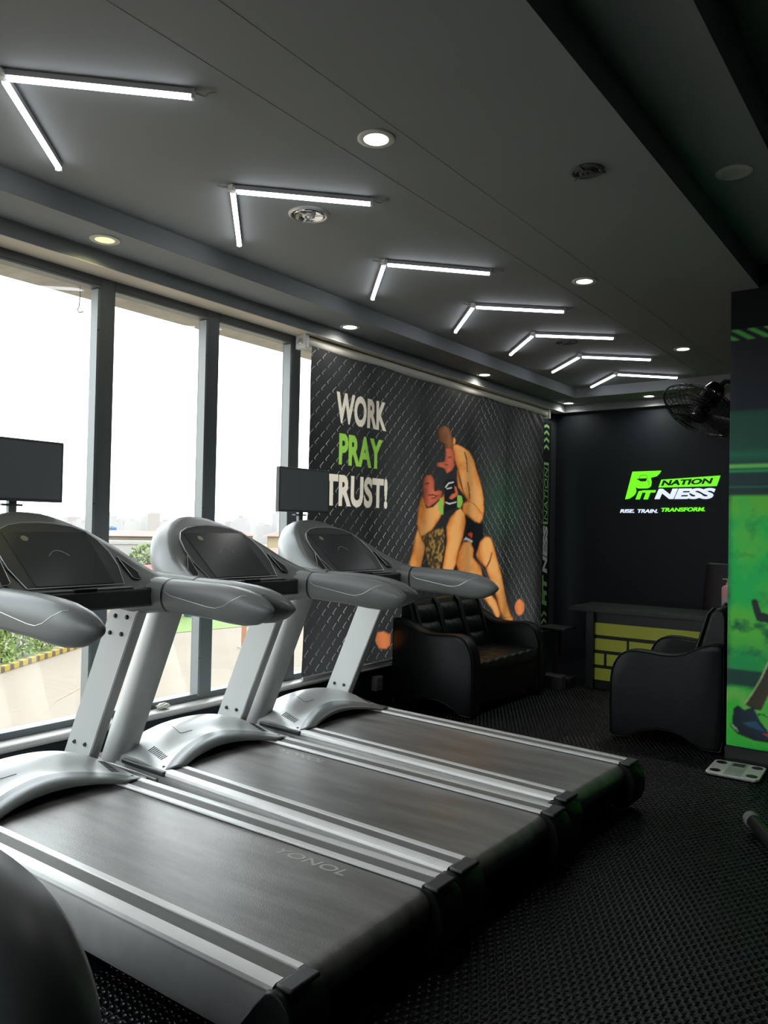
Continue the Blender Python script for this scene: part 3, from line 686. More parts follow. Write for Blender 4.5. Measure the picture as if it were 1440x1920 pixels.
def paint_fight(Y, Z):
    C = np.empty(Y.shape+(4,), 'f'); C[..., :3] = (0.050, 0.053, 0.054); C[..., 3] = 0
    tone = 0.75+0.35*np.sin(Y*1.7+0.4)*np.sin(Z*2.1+1.0)
    C[..., :3] *= tone[..., None]
    g = np.exp(-((Y-7.35)/0.35)**2-((Z-1.75)/0.35)**2)[..., None]
    C[..., :3] += g*np.array((0.0, 0.035, 0.012), 'f')
    # plain dark halo round the figures, no fence there
    halo = np.exp(-((Y-6.45)/0.55)**4-((Z-1.45)/0.95)**4)
    C[..., 3] = np.clip(halo*1.1, 0, 1)
    C[..., :3] *= (1-0.55*halo)[..., None]
    N = (fbm(Y+3, Z+5, 9.0, 9)-0.5)*5
    for kind, poly in POLYS:
        m = inpoly(Y, Z, poly)
        base = np.array(PC[kind], 'f')
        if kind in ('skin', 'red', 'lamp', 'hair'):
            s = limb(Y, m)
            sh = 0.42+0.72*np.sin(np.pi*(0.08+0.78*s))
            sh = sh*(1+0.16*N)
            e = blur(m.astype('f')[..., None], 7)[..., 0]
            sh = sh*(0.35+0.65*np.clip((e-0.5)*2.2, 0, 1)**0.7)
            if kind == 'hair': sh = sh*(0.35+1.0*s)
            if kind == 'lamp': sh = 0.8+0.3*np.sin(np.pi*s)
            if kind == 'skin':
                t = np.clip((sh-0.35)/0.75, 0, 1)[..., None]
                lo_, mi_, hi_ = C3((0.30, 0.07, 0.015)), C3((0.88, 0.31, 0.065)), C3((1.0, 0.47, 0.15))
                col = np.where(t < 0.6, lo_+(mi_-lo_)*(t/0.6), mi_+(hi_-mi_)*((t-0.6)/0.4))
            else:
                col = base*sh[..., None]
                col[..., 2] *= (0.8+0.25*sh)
        elif kind == 'tattoo':
            sp = (fbm(Y+1, Z+2, 40.0, 4) > 0.52)
            col = np.where(sp[..., None], np.array((0.42, 0.24, 0.07), 'f'), base)
        else:
            col = np.broadcast_to(base, Y.shape+(3,))
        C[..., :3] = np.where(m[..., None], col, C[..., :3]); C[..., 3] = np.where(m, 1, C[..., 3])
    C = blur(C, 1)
    # lettering, rasterised from the outlines of the words
    for body, y0, y1, z0, z1, c in (('WORK', 4.615, 5.27, 2.30, 2.545, (0.95, 0.86, 0.70)), ('PRAY', 4.655, 5.22, 1.978, 2.225, (0.36, 0.72, 0.10)), ('TRUST!', 4.50, 5.305, 1.652, 1.902, (0.95, 0.86, 0.70))):
        me = text_mesh(body, y1-y0, z1-z0, 0.001, bold=0.042, spacing=1.05)
        me.calc_loop_triangles()
        co = np.array([v.co[:] for v in me.vertices])
        for t in me.loop_triangles:
            p = co[list(t.vertices)]
            if p[:, 2].max() > 0.0005: continue
            q = [(y0+a[0], z0+a[1]) for a in p]
            ys_, zs_ = [a[0] for a in q], [a[1] for a in q]
            iy = np.where((Y[0] >= min(ys_)) & (Y[0] <= max(ys_)))[0]; iz = np.where((Z[:, 0] >= min(zs_)) & (Z[:, 0] <= max(zs_)))[0]
            if len(iy) == 0 or len(iz) == 0: continue
            sl = np.s_[iz[0]:iz[-1]+1, iy[0]:iy[-1]+1]
            m = inpoly(Y[sl], Z[sl], q)
            C[sl][m] = (*c, 1)
        bpy.data.meshes.remove(me)
    return C

def grid_obj(name, Px, C, m, parent, attr='print'):
    nz, ny, _ = Px.shape
    me = bpy.data.meshes.new(name)
    idx = np.arange(nz*ny).reshape(nz, ny)
    q = np.stack([idx[:-1,:-1], idx[:-1,1:], idx[1:,1:], idx[1:,:-1]], -1).reshape(-1, 4)
    me.vertices.add(nz*ny); me.vertices.foreach_set('co', Px.astype('f').ravel())
    me.loops.add(q.size); me.loops.foreach_set('vertex_index', q.ravel().astype('i'))
    me.polygons.add(len(q)); me.polygons.foreach_set('loop_start', np.arange(0, q.size, 4).astype('i')); me.polygons.foreach_set('loop_total', np.full(len(q), 4, 'i'))
    me.update()
    a = me.color_attributes.new(attr, 'FLOAT_COLOR', 'POINT'); a.data.foreach_set('color', C.astype('f').ravel())
    me.polygons.foreach_set('use_smooth', [True]*len(q))
    me.materials.append(m)
    o = bpy.data.objects.new(name, me); COL.objects.link(o); o.parent = parent
    return o

def print_material(name, fence=False):
    m = bpy.data.materials.new(name); m.use_nodes = True; nt = m.node_tree; b = nt.nodes['Principled BSDF']
    b.inputs['Roughness'].default_value = 0.55
    at = nt.nodes.new('ShaderNodeVertexColor'); at.layer_name = 'print'
    if not fence:
        nt.links.new(at.outputs['Color'], b.inputs['Base Color']); return m
    tc = nt.nodes.new('ShaderNodeTexCoord'); sp = nt.nodes.new('ShaderNodeSeparateXYZ'); nt.links.new(tc.outputs['Object'], sp.inputs[0])
    def mth(op, a, b_=None, c=None):
        n = nt.nodes.new('ShaderNodeMath'); n.operation = op
        for i, v in enumerate((a, b_, c)):
            if v is None: continue
            if isinstance(v, (int, float)): n.inputs[i].default_value = v
            else: nt.links.new(v, n.inputs[i])
        return n.outputs[0]
    y, z = sp.outputs['Y'], sp.outputs['Z']
    p = mth('MULTIPLY', y, 1/0.125); q = mth('MULTIPLY', z, 1/0.118)
    d1 = mth('SUBTRACT', p, q); d2 = mth('ADD', p, q)
    f1 = mth('FRACT', d1); f2 = mth('FRACT', d2)
    l1 = mth('LESS_THAN', f1, 0.065); l2 = mth('LESS_THAN', f2, 0.065)
    dash1 = mth('LESS_THAN', f2, 0.68); dash2 = mth('LESS_THAN', f1, 0.72)
    right = mth('GREATER_THAN', y, 6.85)
    hook = mth('MULTIPLY', l2, mth('LESS_THAN', f1, 0.22))
    left_p = mth('MAXIMUM', mth('MULTIPLY', l1, dash1), hook)
    right_p = mth('MAXIMUM', mth('MULTIPLY', l2, dash2), mth('MULTIPLY', mth('MULTIPLY', l1, mth('LESS_THAN', f2, 0.45)), 0.7))
    pat = mth('ADD', mth('MULTIPLY', left_p, mth('SUBTRACT', 1, right)), mth('MULTIPLY', right_p, right))
    nz = nt.nodes.new('ShaderNodeTexNoise'); nz.inputs['Scale'].default_value = 3.5; nt.links.new(tc.outputs['Object'], nz.inputs['Vector'])
    fade = mth('MULTIPLY', mth('SUBTRACT', nz.outputs['Fac'], 0.25), 1.7)
    fac = mth('MULTIPLY', mth('MULTIPLY', pat, fade), mth('SUBTRACT', 1, at.outputs['Alpha']))
    mx = nt.nodes.new('ShaderNodeMix'); mx.data_type = 'RGBA'; nt.links.new(fac, mx.inputs['Factor'])
    nt.links.new(at.outputs['Color'], mx.inputs['A']); mx.inputs['B'].default_value = (0.70, 0.69, 0.64, 1)
    nt.links.new(mx.outputs['Result'], b.inputs['Base Color'])
    # thin vinyl: a little daylight comes through the print
    tl = nt.nodes.new('ShaderNodeBsdfTranslucent'); nt.links.new(mx.outputs['Result'], tl.inputs['Color'])
    ms = nt.nodes.new('ShaderNodeMixShader'); ms.inputs[0].default_value = 0.25
    nt.links.new(b.outputs[0], ms.inputs[1]); nt.links.new(tl.outputs[0], ms.inputs[2]); nt.links.new(ms.outputs[0], nt.nodes['Material Output'].inputs[0])
    return m

BAN = thing('printed_banner', 'large dark roller banner with two wrestlers and WORK PRAY TRUST lettering', 'banner', (0, 0, 0))
BX = -3.90
ys = np.concatenate([np.arange(4.315, 4.55, 0.0085), np.arange(4.55, 5.315, 0.0042), np.arange(5.315, 8.345, 0.0085)]); zs = np.concatenate([np.arange(0.372, 1.645, 0.0085), np.arange(1.645, 2.555, 0.0042), np.arange(2.555, 2.845, 0.0085)])
Yg, Zg = np.meshgrid(ys, zs)
wave = 0.004*np.sin(Yg*2.6+0.6*Zg)+0.005*np.exp(-((2.85-Zg)/0.45))*np.sin((Yg*0.8+Zg*1.3)*9) + 0.006*np.exp(-(((Yg-8.15)/0.25)**2))*np.exp(-((2.8-Zg)/0.3))*np.sin(Zg*40+Yg*30)
# the left edge curls slightly at the bottom
Ye = Yg.copy(); k = np.exp(-(Yg-4.315)/0.15); Ye -= 0.03*k*np.exp(-((Zg-0.37)/0.5))
Px = np.stack([BX+wave, Ye, Zg], -1)
cl = grid_obj('banner_cloth', Px, paint_fight(Yg, Zg), print_material('fight_print', True), BAN)
MB().lathe([(0.040, 0), (0.042, 0.01), (0.042, 4.15), (0.040, 4.16)], 24, (-3.925, 4.27, 2.862), (0,1,0)).build('roller_tube', mat('cream_roller', (0.93, 0.88, 0.76), 0.5), BAN, smooth=True)
bk = MB().box(-3.975, -3.872, 4.225, 4.262, 2.80, 2.906).build('roller_bracket', M_WHITE, BAN, bevel=0.004)
MB().lathe([(0.022, 0), (0.022, 0.006), (0.012, 0.008), (0.010, 0.012), (0.001, 0.012)], 20, (-3.925, 4.225, 2.855), (0,-1,0)).build('bracket_knob', M_LINE, bk, smooth=True)
MB().box(-3.975, -3.872, 8.432, 8.46, 2.80, 2.906).build('roller_bracket', M_WHITE, BAN, bevel=0.004)
MB().box(BX-0.012, BX+0.012, 4.29, 8.345, 0.353, 0.381).build('bottom_bar', M_LINE, BAN, bevel=0.004)
# narrow vertical wall sign on the pier beyond the banner
SG = thing('pier_sign', 'narrow vertical green and white lettered sign strip beside the banner', 'sign', (0, 0, 0))
SX = -3.966
MB().box(-3.972, SX, 8.470, 8.695, 0.30, 2.775).build('sign_board', mat('sign_black', (0.016, 0.019, 0.021), 0.35), SG)
tx = SX+0.0005
GS = mat('sign_green', (0.28, 0.62, 0.20), 0.5); WS = mat('sign_white', (0.74, 0.72, 0.74), 0.5)
text_obj('sign_word', 'FiT', 0.37, 0.125, (tx, 8.630, 0.60), (0,0,1), (0,-1,0), GS, SG, depth=0.001, bold=0.05, shear=0.15)
text_obj('sign_word', 'NESS', 0.57, 0.125, (tx, 8.630, 0.985), (0,0,1), (0,-1,0), WS, SG, depth=0.001, bold=0.05, shear=0.15)
for z0, z1, y0, y1 in ((1.57, 2.30, 8.500, 8.508), (1.57, 2.30, 8.623, 8.631), (1.57, 1.60, 8.508, 8.623), (2.27, 2.30, 8.508, 8.623)):
    MB().box(tx, tx+0.001, y0, y1, z0, z1).build('sign_outline', GS, SG)
text_obj('sign_word', 'NATION', 0.62, 0.09, (tx, 8.613, 1.62), (0,0,1), (0,-1,0), GS, SG, depth=0.001, bold=-0.004, shear=0.15)
def chev(z, d):
    pts = [(8.495, z), (8.563, z+d), (8.631, z), (8.631, z-0.032), (8.563, z+d-0.032), (8.495, z-0.032)]
    MB().prism([(tx, a, b) for a, b in pts], [(tx+0.001, a, b) for a, b in pts]).build('sign_chevron', GS, SG)
for k in range(4): chev(2.735-0.085*k, 0.035 if k else 0.02)
for k in range(2): chev(0.42+0.085*k, 0.04)

# ------------------------------------------------------------------ pillar with the mural
PL = MB().box(-1.24, 0.9, 5.5, 6.6, 0, ZC+0.6)
struct('wall_pillar', PL, M_WALL, 'black pillar carrying the green mural')
struct('baseboard_pillar', MB().box(-1.246, 0.9, 5.487, 5.5, 0, 0.112), mat('dark_skirting', (0.022, 0.025, 0.027), 0.3), 'dark skirting at the foot of the pillar')
MU = thing('wall_mural', 'green gym mural print with a cyclist leg and black shoe on pillar', 'mural', (0, 0, 0))
xs = np.arange(-1.238, -0.2, 0.0055); zs = np.arange(0.115, 2.858, 0.0055)
Xg, Zg = np.meshgrid(xs, zs)
n1 = fbm(Xg, Zg, 3.5, 1); n2 = fbm(Xg, Zg, 11, 2)
def C3(c): return np.array(c, 'f')
A = np.empty(Xg.shape+(4,), 'f'); A[..., 3] = 1
g0 = C3((0.004, 0.34, 0.055)); g1 = C3((0.13, 0.42, 0.03)); gd = C3((0.004, 0.085, 0.03))
w = np.clip((n1-0.36)*4.5, 0, 1)[..., None]
col = g0*(1-w)+g1*w
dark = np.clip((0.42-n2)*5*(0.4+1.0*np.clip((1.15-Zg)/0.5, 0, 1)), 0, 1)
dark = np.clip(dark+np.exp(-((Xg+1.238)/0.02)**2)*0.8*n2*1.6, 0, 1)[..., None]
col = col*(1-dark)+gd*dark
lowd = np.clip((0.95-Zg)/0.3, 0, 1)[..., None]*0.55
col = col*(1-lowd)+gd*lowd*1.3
def setz(z0, z1, c, soft=0.012):
    global col
    m = np.clip((Zg-z0)/soft, 0, 1)*np.clip((z1-Zg)/soft, 0, 1); m = m[..., None]
    col = col*(1-m)+C3(c)*m
setz(1.74, 3.0, (0.006, 0.022, 0.020), 0.02)
setz(1.90, 2.31, (0.006, 0.050, 0.030), 0.02)
setz(1.975, 2.06, (0.01, 0.11, 0.055), 0.05)
setz(1.925, 1.962, (0.22, 0.55, 0.08), 0.016)
setz(1.898, 1.925, (0.02, 0.20, 0.07), 0.01)
setz(1.80, 1.815, (0.01, 0.16, 0.07), 0.01)
setz(2.31, 3.0, (0.004, 0.006, 0.010), 0.003)
setz(0.505, 0.625, (0.006, 0.035, 0.022), 0.015)
setz(0.10, 0.505, (0.055, 0.46, 0.03), 0.05)
fl = np.clip((n2-0.5)*3, 0, 1)[..., None]*((Zg < 0.5)[..., None]); col = col*(1-fl)+C3((0.24, 0.62, 0.06))*fl
# striped black and lime header
hd = (Zg > 2.776) & (Zg < 2.848)
st = (((Xg+1.23)*1.0+(Zg-2.776)*1.55) % 0.098) < 0.047
col = np.where((hd & st)[..., None], C3((0.10, 0.30, 0.05)), col)
def pol(pts, c, shade=None):
    global col
    m = inpoly(Xg, Zg, pts); cc = C3(c)
    if shade is not None:
        s = limb(Xg, m); cc = cc*(shade[0]+shade[1]*s)[..., None]
    col = np.where(m[..., None], cc, col)
# leg, shoe, handlebar of the printed cyclist (drawn on past the edge of the photograph)
pol([(-0.80,0.95),(-0.90,0.82),(-0.993,0.690),(-1.038,0.575),(-1.085,0.480),(-1.132,0.398),(-1.077,0.372),(-1.03,0.372),(-0.991,0.470),(-0.90,0.58),(-0.74,0.72),(-0.60,0.92)], (0.045, 0.018, 0.010), (1.0, 0.6))
pol([(-0.993,0.690),(-1.038,0.575),(-1.085,0.480),(-1.132,0.398),(-1.124,0.394),(-1.077,0.478),(-1.028,0.575),(-0.985,0.685)], (0.55, 0.36, 0.16))
pol([(-1.196,0.360),(-1.170,0.385),(-1.131,0.357),(-1.078,0.389),(-1.036,0.303),(-0.988,0.243),(-0.93,0.215),(-0.92,0.189),(-0.988,0.186),(-1.066,0.186),(-1.162,0.203),(-1.205,0.248)], (0.010, 0.016, 0.026), (0.5, 0.9))
pol([(-1.06,0.30),(-1.00,0.235),(-1.10,0.255),(-1.14,0.275)], (0.03, 0.06, 0.10))
pol([(-1.211,0.262),(-1.16,0.218),(-1.065,0.186),(-0.92,0.182),(-0.92,0.172),(-1.065,0.172),(-1.165,0.196),(-1.214,0.245)], (0.012, 0.008, 0.010))
pol([(-1.211,0.262),(-1.175,0.235),(-1.165,0.212),(-1.205,0.243)], (0.45, 0.36, 0.22))
pol([(-1.02,0.226),(-0.985,0.232),(-0.95,0.21),(-0.985,0.206)], (0.65, 0.02, 0.03))
pol([(-1.097,1.063),(-1.088,1.078),(-1.066,1.078),(-1.056,1.066),(-1.036,1.0),(-0.996,0.989),(-0.80,1.02),(-0.80,0.965),(-0.995,0.934),(-1.042,0.937),(-1.062,0.945),(-1.077,0.989)], (0.010, 0.012, 0.012), (1.0, 0.4))
pol([(-0.80,1.02),(-0.70,1.30),(-0.64,1.28),(-0.72,0.98)], (0.012, 0.012, 0.012))
pol([(-1.02,0.66),(-0.55,0.60),(-0.55,0.52),(-0.9,0.55)], (0.008, 0.03, 0.02)) if False else None
lace = [(-1.055,0.345),(-1.02,0.352),(-0.99,0.333),(-0.985,0.325),(-1.02,0.343),(-1.055,0.338)]
pol(lace, (0.004, 0.005, 0.006))
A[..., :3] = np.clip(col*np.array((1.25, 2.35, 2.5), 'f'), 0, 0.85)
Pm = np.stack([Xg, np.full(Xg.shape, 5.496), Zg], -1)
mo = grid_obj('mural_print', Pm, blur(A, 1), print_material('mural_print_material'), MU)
mdf = mo.modifiers.new('thickness', 'SOLIDIFY'); mdf.thickness = 0.003; mdf.offset = 1
# ------------------------------------------------------------------ leather seats
def smooth_poly(pts, k=2):
    for _ in range(k):
        out = []
        for i in range(len(pts)):
            a, b = pts[i], pts[(i+1) % len(pts)]
            out += [(0.75*a[0]+0.25*b[0], 0.75*a[1]+0.25*b[1]), (0.25*a[0]+0.75*b[0], 0.25*a[1]+0.75*b[1])]
        pts = out
    return pts
# side panel outline: d = distance from the front edge, z = height
ARM = [(0.0,0.02),(0.0,0.10),(-0.004,0.30),(0.0,0.47),(0.03,0.56),(0.085,0.628),(0.16,0.648),(0.26,0.644),(0.39,0.632),(0.50,0.648),(0.585,0.692),(0.66,0.735),(0.765,0.745),(0.775,0.70),(0.775,0.30),(0.775,0.02),(0.70,0.02),(0.63,0.02),(0.58,0.05),(0.50,0.095),(0.40,0.115),(0.29,0.108),(0.18,0.065),(0.12,0.022),(0.06,0.02)]
def arm(mb_y0, mb_y1, parent, fx):
    pts = smooth_poly(ARM, 1)
    ins = 0.012
    c = (0.39, 0.36)
    def ring(y, k):
        return [fx(c[0]+(d-c[0])*k, y, c[1]+(z-c[1])*k) for d, z in pts]
    s = 1 if mb_y1 > mb_y0 else -1
    ks = ((0.955, 0), (0.972, 0.004), (0.985, 0.010), (0.995, 0.018), (1.0, 0.030))
    rings = [ring(mb_y0+s*o, k) for k, o in ks] + [ring(mb_y1-s*o, k) for k, o in reversed(ks)]
    A = MB().loft(rings).build('armrest', M_LEATH, parent, smooth=True, ang=33)
    # piping along both faces
    for y in (mb_y0+s*0.010, mb_y1-s*0.010):
        MB().tube([fx(c[0]+(d-c[0])*0.995, y, c[1]+(z-c[1])*0.995) for d, z in pts+pts[:1]], 0.0045, 6).build('seam_piping', M_LEATH, A, smooth=True)
    return A
def pad(o, du, dv, n, h, nu=12, nv=10, p=3.2, gath=0):
    o, du, dv, n = map(Vector, (o, du, dv, n))
    P = []
    for i in range(nu+1):
        row = []
        for j in range(nv+1):
            s, t = i/nu, j/nv
            b = (1-abs(2*s-1)**p)*(1-abs(2*t-1)**p)
            g = 1+gath*math.sin(s*2*math.pi*4)*(1-abs(2*t-1))
            row.append(o+du*s+dv*t+n*(h*b*g))
        P.append(row)
    return MB().grid(P)
def lounge(name, label, cat, loc, rz, length, mirror, nsec, back_h):
    """origin on the floor at the middle of the front edge; depth runs along +d"""
    T = thing(name, label, cat, loc, rz)
    sx = mirror     # +1: back towards +x, -1: back towards -x
    fx = lambda d, y, z: Vector((sx*d, y, z))
    h = length/2
    at = 0.135
    arm(-h, -h+at, T, fx); arm(h-at, h, T, fx)
    iy = h-at+0.005
    # seat box, seat cushion with stitched channels
    pts = [(0.03,0.08),(0.02,0.20),(0.015,0.36),(0.60,0.36),(0.60,0.08)]
    MB().prism([fx(d,-iy,z) for d,z in pts], [fx(d,iy,z) for d,z in pts]).build('seat_base', M_LEATH, T, bevel=0.012)
    P = []
    ny, nd = 60, 24
    for j in range(ny+1):
        y = -iy+2*iy*j/ny; row = []
        for i in range(nd+1):
            q = i/nd
            if q < 0.18: d, z = 0.012+0.02*(1-math.cos(q/0.18*math.pi/2))-0.012*math.sin(q/0.18*math.pi), 0.33+0.095*math.sin(q/0.18*math.pi/2)
            else: d, z = 0.032+(q-0.18)/0.82*0.50, 0.425-0.012*(q-0.18)
            z += 0.012*abs(math.sin(j/ny*math.pi*nsec*2.5))*min(1, q/0.12) - 0.006*(1 if i % 6 == 0 and q > 0.2 else 0)
            row.append(fx(d, y, z))
        P.append(row)
    MB().grid(P).build('seat_cushion', M_LEATH, T, smooth=True, ang=70)
    # backrest body
    bp = [(0.50,0.36),(0.655,back_h-0.06),(0.685,back_h-0.015),(0.72,back_h),(0.755,back_h-0.02),(0.77,back_h-0.07),(0.772,0.05),(0.60,0.05)]
    MB().prism([fx(d,-iy-0.02,z) for d,z in bp], [fx(d,iy+0.02,z) for d,z in bp]).build('backrest', M_LEATH, T, bevel=0.02, seg=3)
    # padded panels between double ribs
    base = Vector((0.50, 0, 0.40)); top = Vector((0.653, 0, back_h-0.05)); dv = top-base
    nrm2 = Vector((-dv.z, 0, dv.x)).normalized()
    sw = 2*iy/nsec
    for k in range(nsec):
        y0 = -iy+sw*k
        for r_ in range(3):
            b0 = base+dv*(r_/3)
            o = fx(b0.x, y0+0.02, b0.z)
            q = pad(o, (0, sw-0.04, 0), (sx*dv.x/3, 0, dv.z/3), (sx*nrm2.x, 0, nrm2.z), 0.030, 20, 8, 3.0, 0.10)
            q.build('back_pad', M_LEATH, T, smooth=True, ang=80)
    for k in range(nsec+1):
        for e in (-0.014, 0.014):
            y = max(-iy+0.01, min(iy-0.01, -iy+sw*k+e))
            b0 = base+nrm2*0.012; b1 = top+nrm2*0.012
            MB().tube([fx(b0.x, y, b0.z), fx(b1.x, y, b1.z), fx(b1.x+0.04, y, b1.z+0.045)], 0.013, 8).build('back_rib', M_LEATH, T, smooth=True)
    for a in (-1, 1):
        for d in (0.085, 0.70):
            MB().lathe([(0.014, 0), (0.016, 0.004), (0.012, 0.024)], 12, fx(d, a*(h-0.07), 0)).build('foot', M_CHROME, T, smooth=True)
    return T
lounge('leather_sofa', 'black leather two seat sofa with tufted back in front of the banner', 'sofa', (-3.068, 6.01, 0), 0, 1.34, -1, 3, 0.885)
lounge('leather_armchair', 'black leather armchair beside the green mural pillar, facing the sofa', 'armchair', (-2.075, 6.135, 0), R(1.5), 1.08, 1, 2, 0.985)

# ------------------------------------------------------------------ reception desk
D = thing('reception_desk', 'black reception desk with lime yellow brick pattern front', 'desk', (-3.07, 7.2, 0), 0)
MB().box(0, 1.75, -0.02, 0.62, 0.728, 0.768).build('desk_top', M_WOODBLK, D, bevel=0.002)
MB().box(0.165, 0.24, 0.02, 0.60, 0, 0.728).build('end_panel', M_WOODBLK, D, bevel=0.002)
MB().box(1.60, 1.68, 0.02, 0.60, 0, 0.728).build('end_panel', M_WOODBLK, D, bevel=0.002)
MB().box(0.24, 1.60, 0.075, 0.095, 0.0, 0.728).build('modesty_panel', M_WOODBLK, D)
zz = [(0.505, 0.622), (0.362, 0.472), (0.222, 0.330), (0.078, 0.190)]
cuts = [[], [0.32, 0.90], [0.105, 0.62, 1.1], [0.36, 0.84]]
for (z0, z1), cs in zip(zz, cuts):
    xs_ = [0.0]+cs+[1.36]
    for a, b in zip(xs_[:-1], xs_[1:]):
        MB().box(0.24+a+(0.012 if a else 0), 0.24+b-(0.012 if b < 1.3 else 0), 0.062, 0.075, z0, z1).build('lime_panel', M_LIME, D, bevel=0.0015)
# pump bottle on the desk
B = thing('pump_bottle', 'pink and white pump bottle on the reception desk', 'bottle', (-1.655, 7.34, 0.768))
MB().lathe([(0.001,0),(0.046,0.0),(0.050,0.006),(0.050,0.16),(0.049,0.17)], 24).build('bottle_body', mat('milky_plastic', (0.42, 0.36, 0.40), 0.4), B, smooth=True)
MB().lathe([(0.0505,0.165),(0.0505,0.25),(0.042,0.268),(0.018,0.276),(0.016,0.285)], 24).build('bottle_shoulder', mat('pink_plastic', (0.55, 0.27, 0.28), 0.4), B, smooth=True)
MB().lathe([(0.014,0.285),(0.014,0.30),(0.007,0.302),(0.007,0.325),(0.013,0.326),(0.012,0.336)], 14).build('pump', mat('pink_plastic'), B, smooth=True)
MB().box(-0.045, 0.0, -0.006, 0.006, 0.326, 0.335).build('pump_spout', mat('pink_plastic'), B, bevel=0.002)

# office chair behind the desk
OC = thing('office_chair', 'black high backed office chair behind the reception desk', 'chair', (-1.92, 8.15, 0), R(-6))
def rbox(x0,x1,y0,y1,z0,z1): return MB().box(x0,x1,y0,y1,z0,z1)
P = []
for i in range(11):
    z = 0.52+0.68*i/10; hw_ = 0.235-0.03*(i/10)**3; yc = 0.20+0.05*(i/10)
    P.append([(hw_*c1, yc+0.045*s1, z) for c1, s1 in [(math.copysign(abs(math.cos(a))**0.5, math.cos(a)), math.copysign(abs(math.sin(a))**0.7, math.sin(a))) for a in [2*math.pi*k/20 for k in range(20)]]])
MB().loft(P).build('backrest', M_LEATH, OC, smooth=True, bevel=0.02)
rbox(-0.25,0.25,-0.25,0.22,0.44,0.52).build('seat', M_LEATH, OC, bevel=0.03, seg=3)
MB().lathe([(0.03,0.08),(0.03,0.44)], 14).build('gas_column', M_CHROME, OC, smooth=True)
MB().tube([(0,0.2,0.45),(0,0.29,0.48),(0,0.28,0.62)], 0.02, 8).build('back_bracket', M_BLK, OC, smooth=True)
for k in range(5):
    a = 2*math.pi*k/5
    lg = MB().tube([(0,0,0.09),(0.28*math.cos(a),0.28*math.sin(a),0.065)], [0.025,0.018], 8).build('leg', M_BLK, OC, smooth=True)
    MB().lathe([(0.024,-0.02),(0.027,-0.01),(0.027,0.01),(0.024,0.02)], 14, (0.28*math.cos(a),0.28*math.sin(a),0.027), (-math.sin(a),math.cos(a),0)).build('castor', M_BLK, lg, smooth=True)
for s in (-1,1):
    MB().tube([(s*0.24,0.1,0.47),(s*0.30,0.08,0.50),(s*0.30,0.05,0.68),(s*0.29,-0.12,0.70)], 0.016, 8).build('armrest', M_BLK, OC, smooth=True)

# pedestal stand left of the desk
PS = thing('pedestal_stand', 'dark pedestal stand with flat top between sofa and desk', 'stand', (-3.14, 7.08, 0), 0)
MB().box(-0.145, 0.135, -0.14, 0.14, 0.548, 0.572).build('top_plate', M_WOODBLK, PS, bevel=0.004)
MB().box(-0.028, 0.028, -0.028, 0.028, 0.10, 0.548).build('post', mat('grey_steel_post', (0.05, 0.055, 0.057), 0.4, 0.4), PS, bevel=0.004)
MB().box(-0.16, 0.16, -0.06, 0.10, 0.0, 0.10).build('rear_base', M_WOODBLK, PS, bevel=0.006)
MB().box(-0.17, 0.14, -0.20, -0.08, 0.0, 0.135).build('foot_block', mat('grey_foot_block', (0.055, 0.058, 0.060), 0.45), PS, bevel=0.012)

# ------------------------------------------------------------------ backlit wall logo
LG = thing('wall_logo', 'backlit green and white gym logo with slogan on the black far wall', 'sign', (0, 0, 0))
yw = YF-0.022
GE = mat('lit_green_acrylic', (0.1, 0.6, 0.02), 0.4, emit=(0.16, 1.0, 0.012), es=0.95)
WE = mat('lit_white_acrylic', (0.75, 0.78, 0.85), 0.4, emit=(0.66, 0.73, 0.90), es=0.85)
BE = mat('mirror_acrylic', (0.35, 0.37, 0.36), 0.25, 0.6)
BKE = mat('sign_back_black', (0.008, 0.010, 0.012), 0.4)
X = (1,0,0); Zd = (0,0,1)
def plate(name, pts, m, d=0.016, off=0.0):
    o = (0, YF-off, 0)
    return poly_plate(name, pts, o, X, Zd, d, m, LG)
F = [(-3.108,1.870),(-3.028,2.185),(-2.707,2.188),(-2.727,2.155),(-2.757,2.127),(-2.822,2.112),(-2.812,2.061),(-2.818,2.022),(-2.835,2.002),(-2.862,1.993),(-2.957,1.993),(-2.993,2.008),(-2.983,1.961),(-2.993,1.935),(-3.013,1.91),(-3.063,1.878)]
plate('logo_initial', F, GE)
plate('initial_slot', [(-2.983,2.104),(-2.862,2.107),(-2.872,2.072),(-2.932,2.072)], BKE, 0.0005, 0.0165)
arcp = [(-2.90+0.045*math.cos(R(a)), yw+0.004, 2.115+0.030*math.sin(R(a))) for a in range(200, -60, -20)]
MB().tube(arcp+[(-2.835,yw+0.004,2.06),(-2.84,yw+0.004,2.03)], 0.003, 5).build('muscle_line', mat('dark_green_line', (0.01,0.18,0.02), 0.5), LG)
text_obj('logo_word', 'iT', 0.225, 0.102, (-2.988, YF-0.001, 1.869), X, Zd, GE, LG, depth=0.016, bold=0.055, shear=0.22)
text_obj('logo_word', 'NESS', 0.645, 0.118, (-2.775, YF-0.001, 1.869), X, Zd, WE, LG, depth=0.016, bold=0.05, shear=0.22)
plate('nation_plate', [(-2.733,2.0),(-2.703,2.087),(-2.083,2.119),(-2.118,2.008)], GE, 0.014)
text_obj('logo_word', 'NATION', 0.555, 0.062, (-2.705, YF-0.0145, 2.017), (1,0,0.03), Zd, BKE, LG, depth=0.001, bold=0.05, shear=0.22)
text_obj('slogan_word', 'RISE.', 0.165, 0.042, (-3.168, YF-0.001, 1.715), X, Zd, WE, LG, depth=0.012, bold=0.028, shear=0.22)
text_obj('slogan_word', 'TRAIN.', 0.225, 0.042, (-2.965, YF-0.001, 1.715), X, Zd, WE, LG, depth=0.012, bold=0.028, shear=0.22)
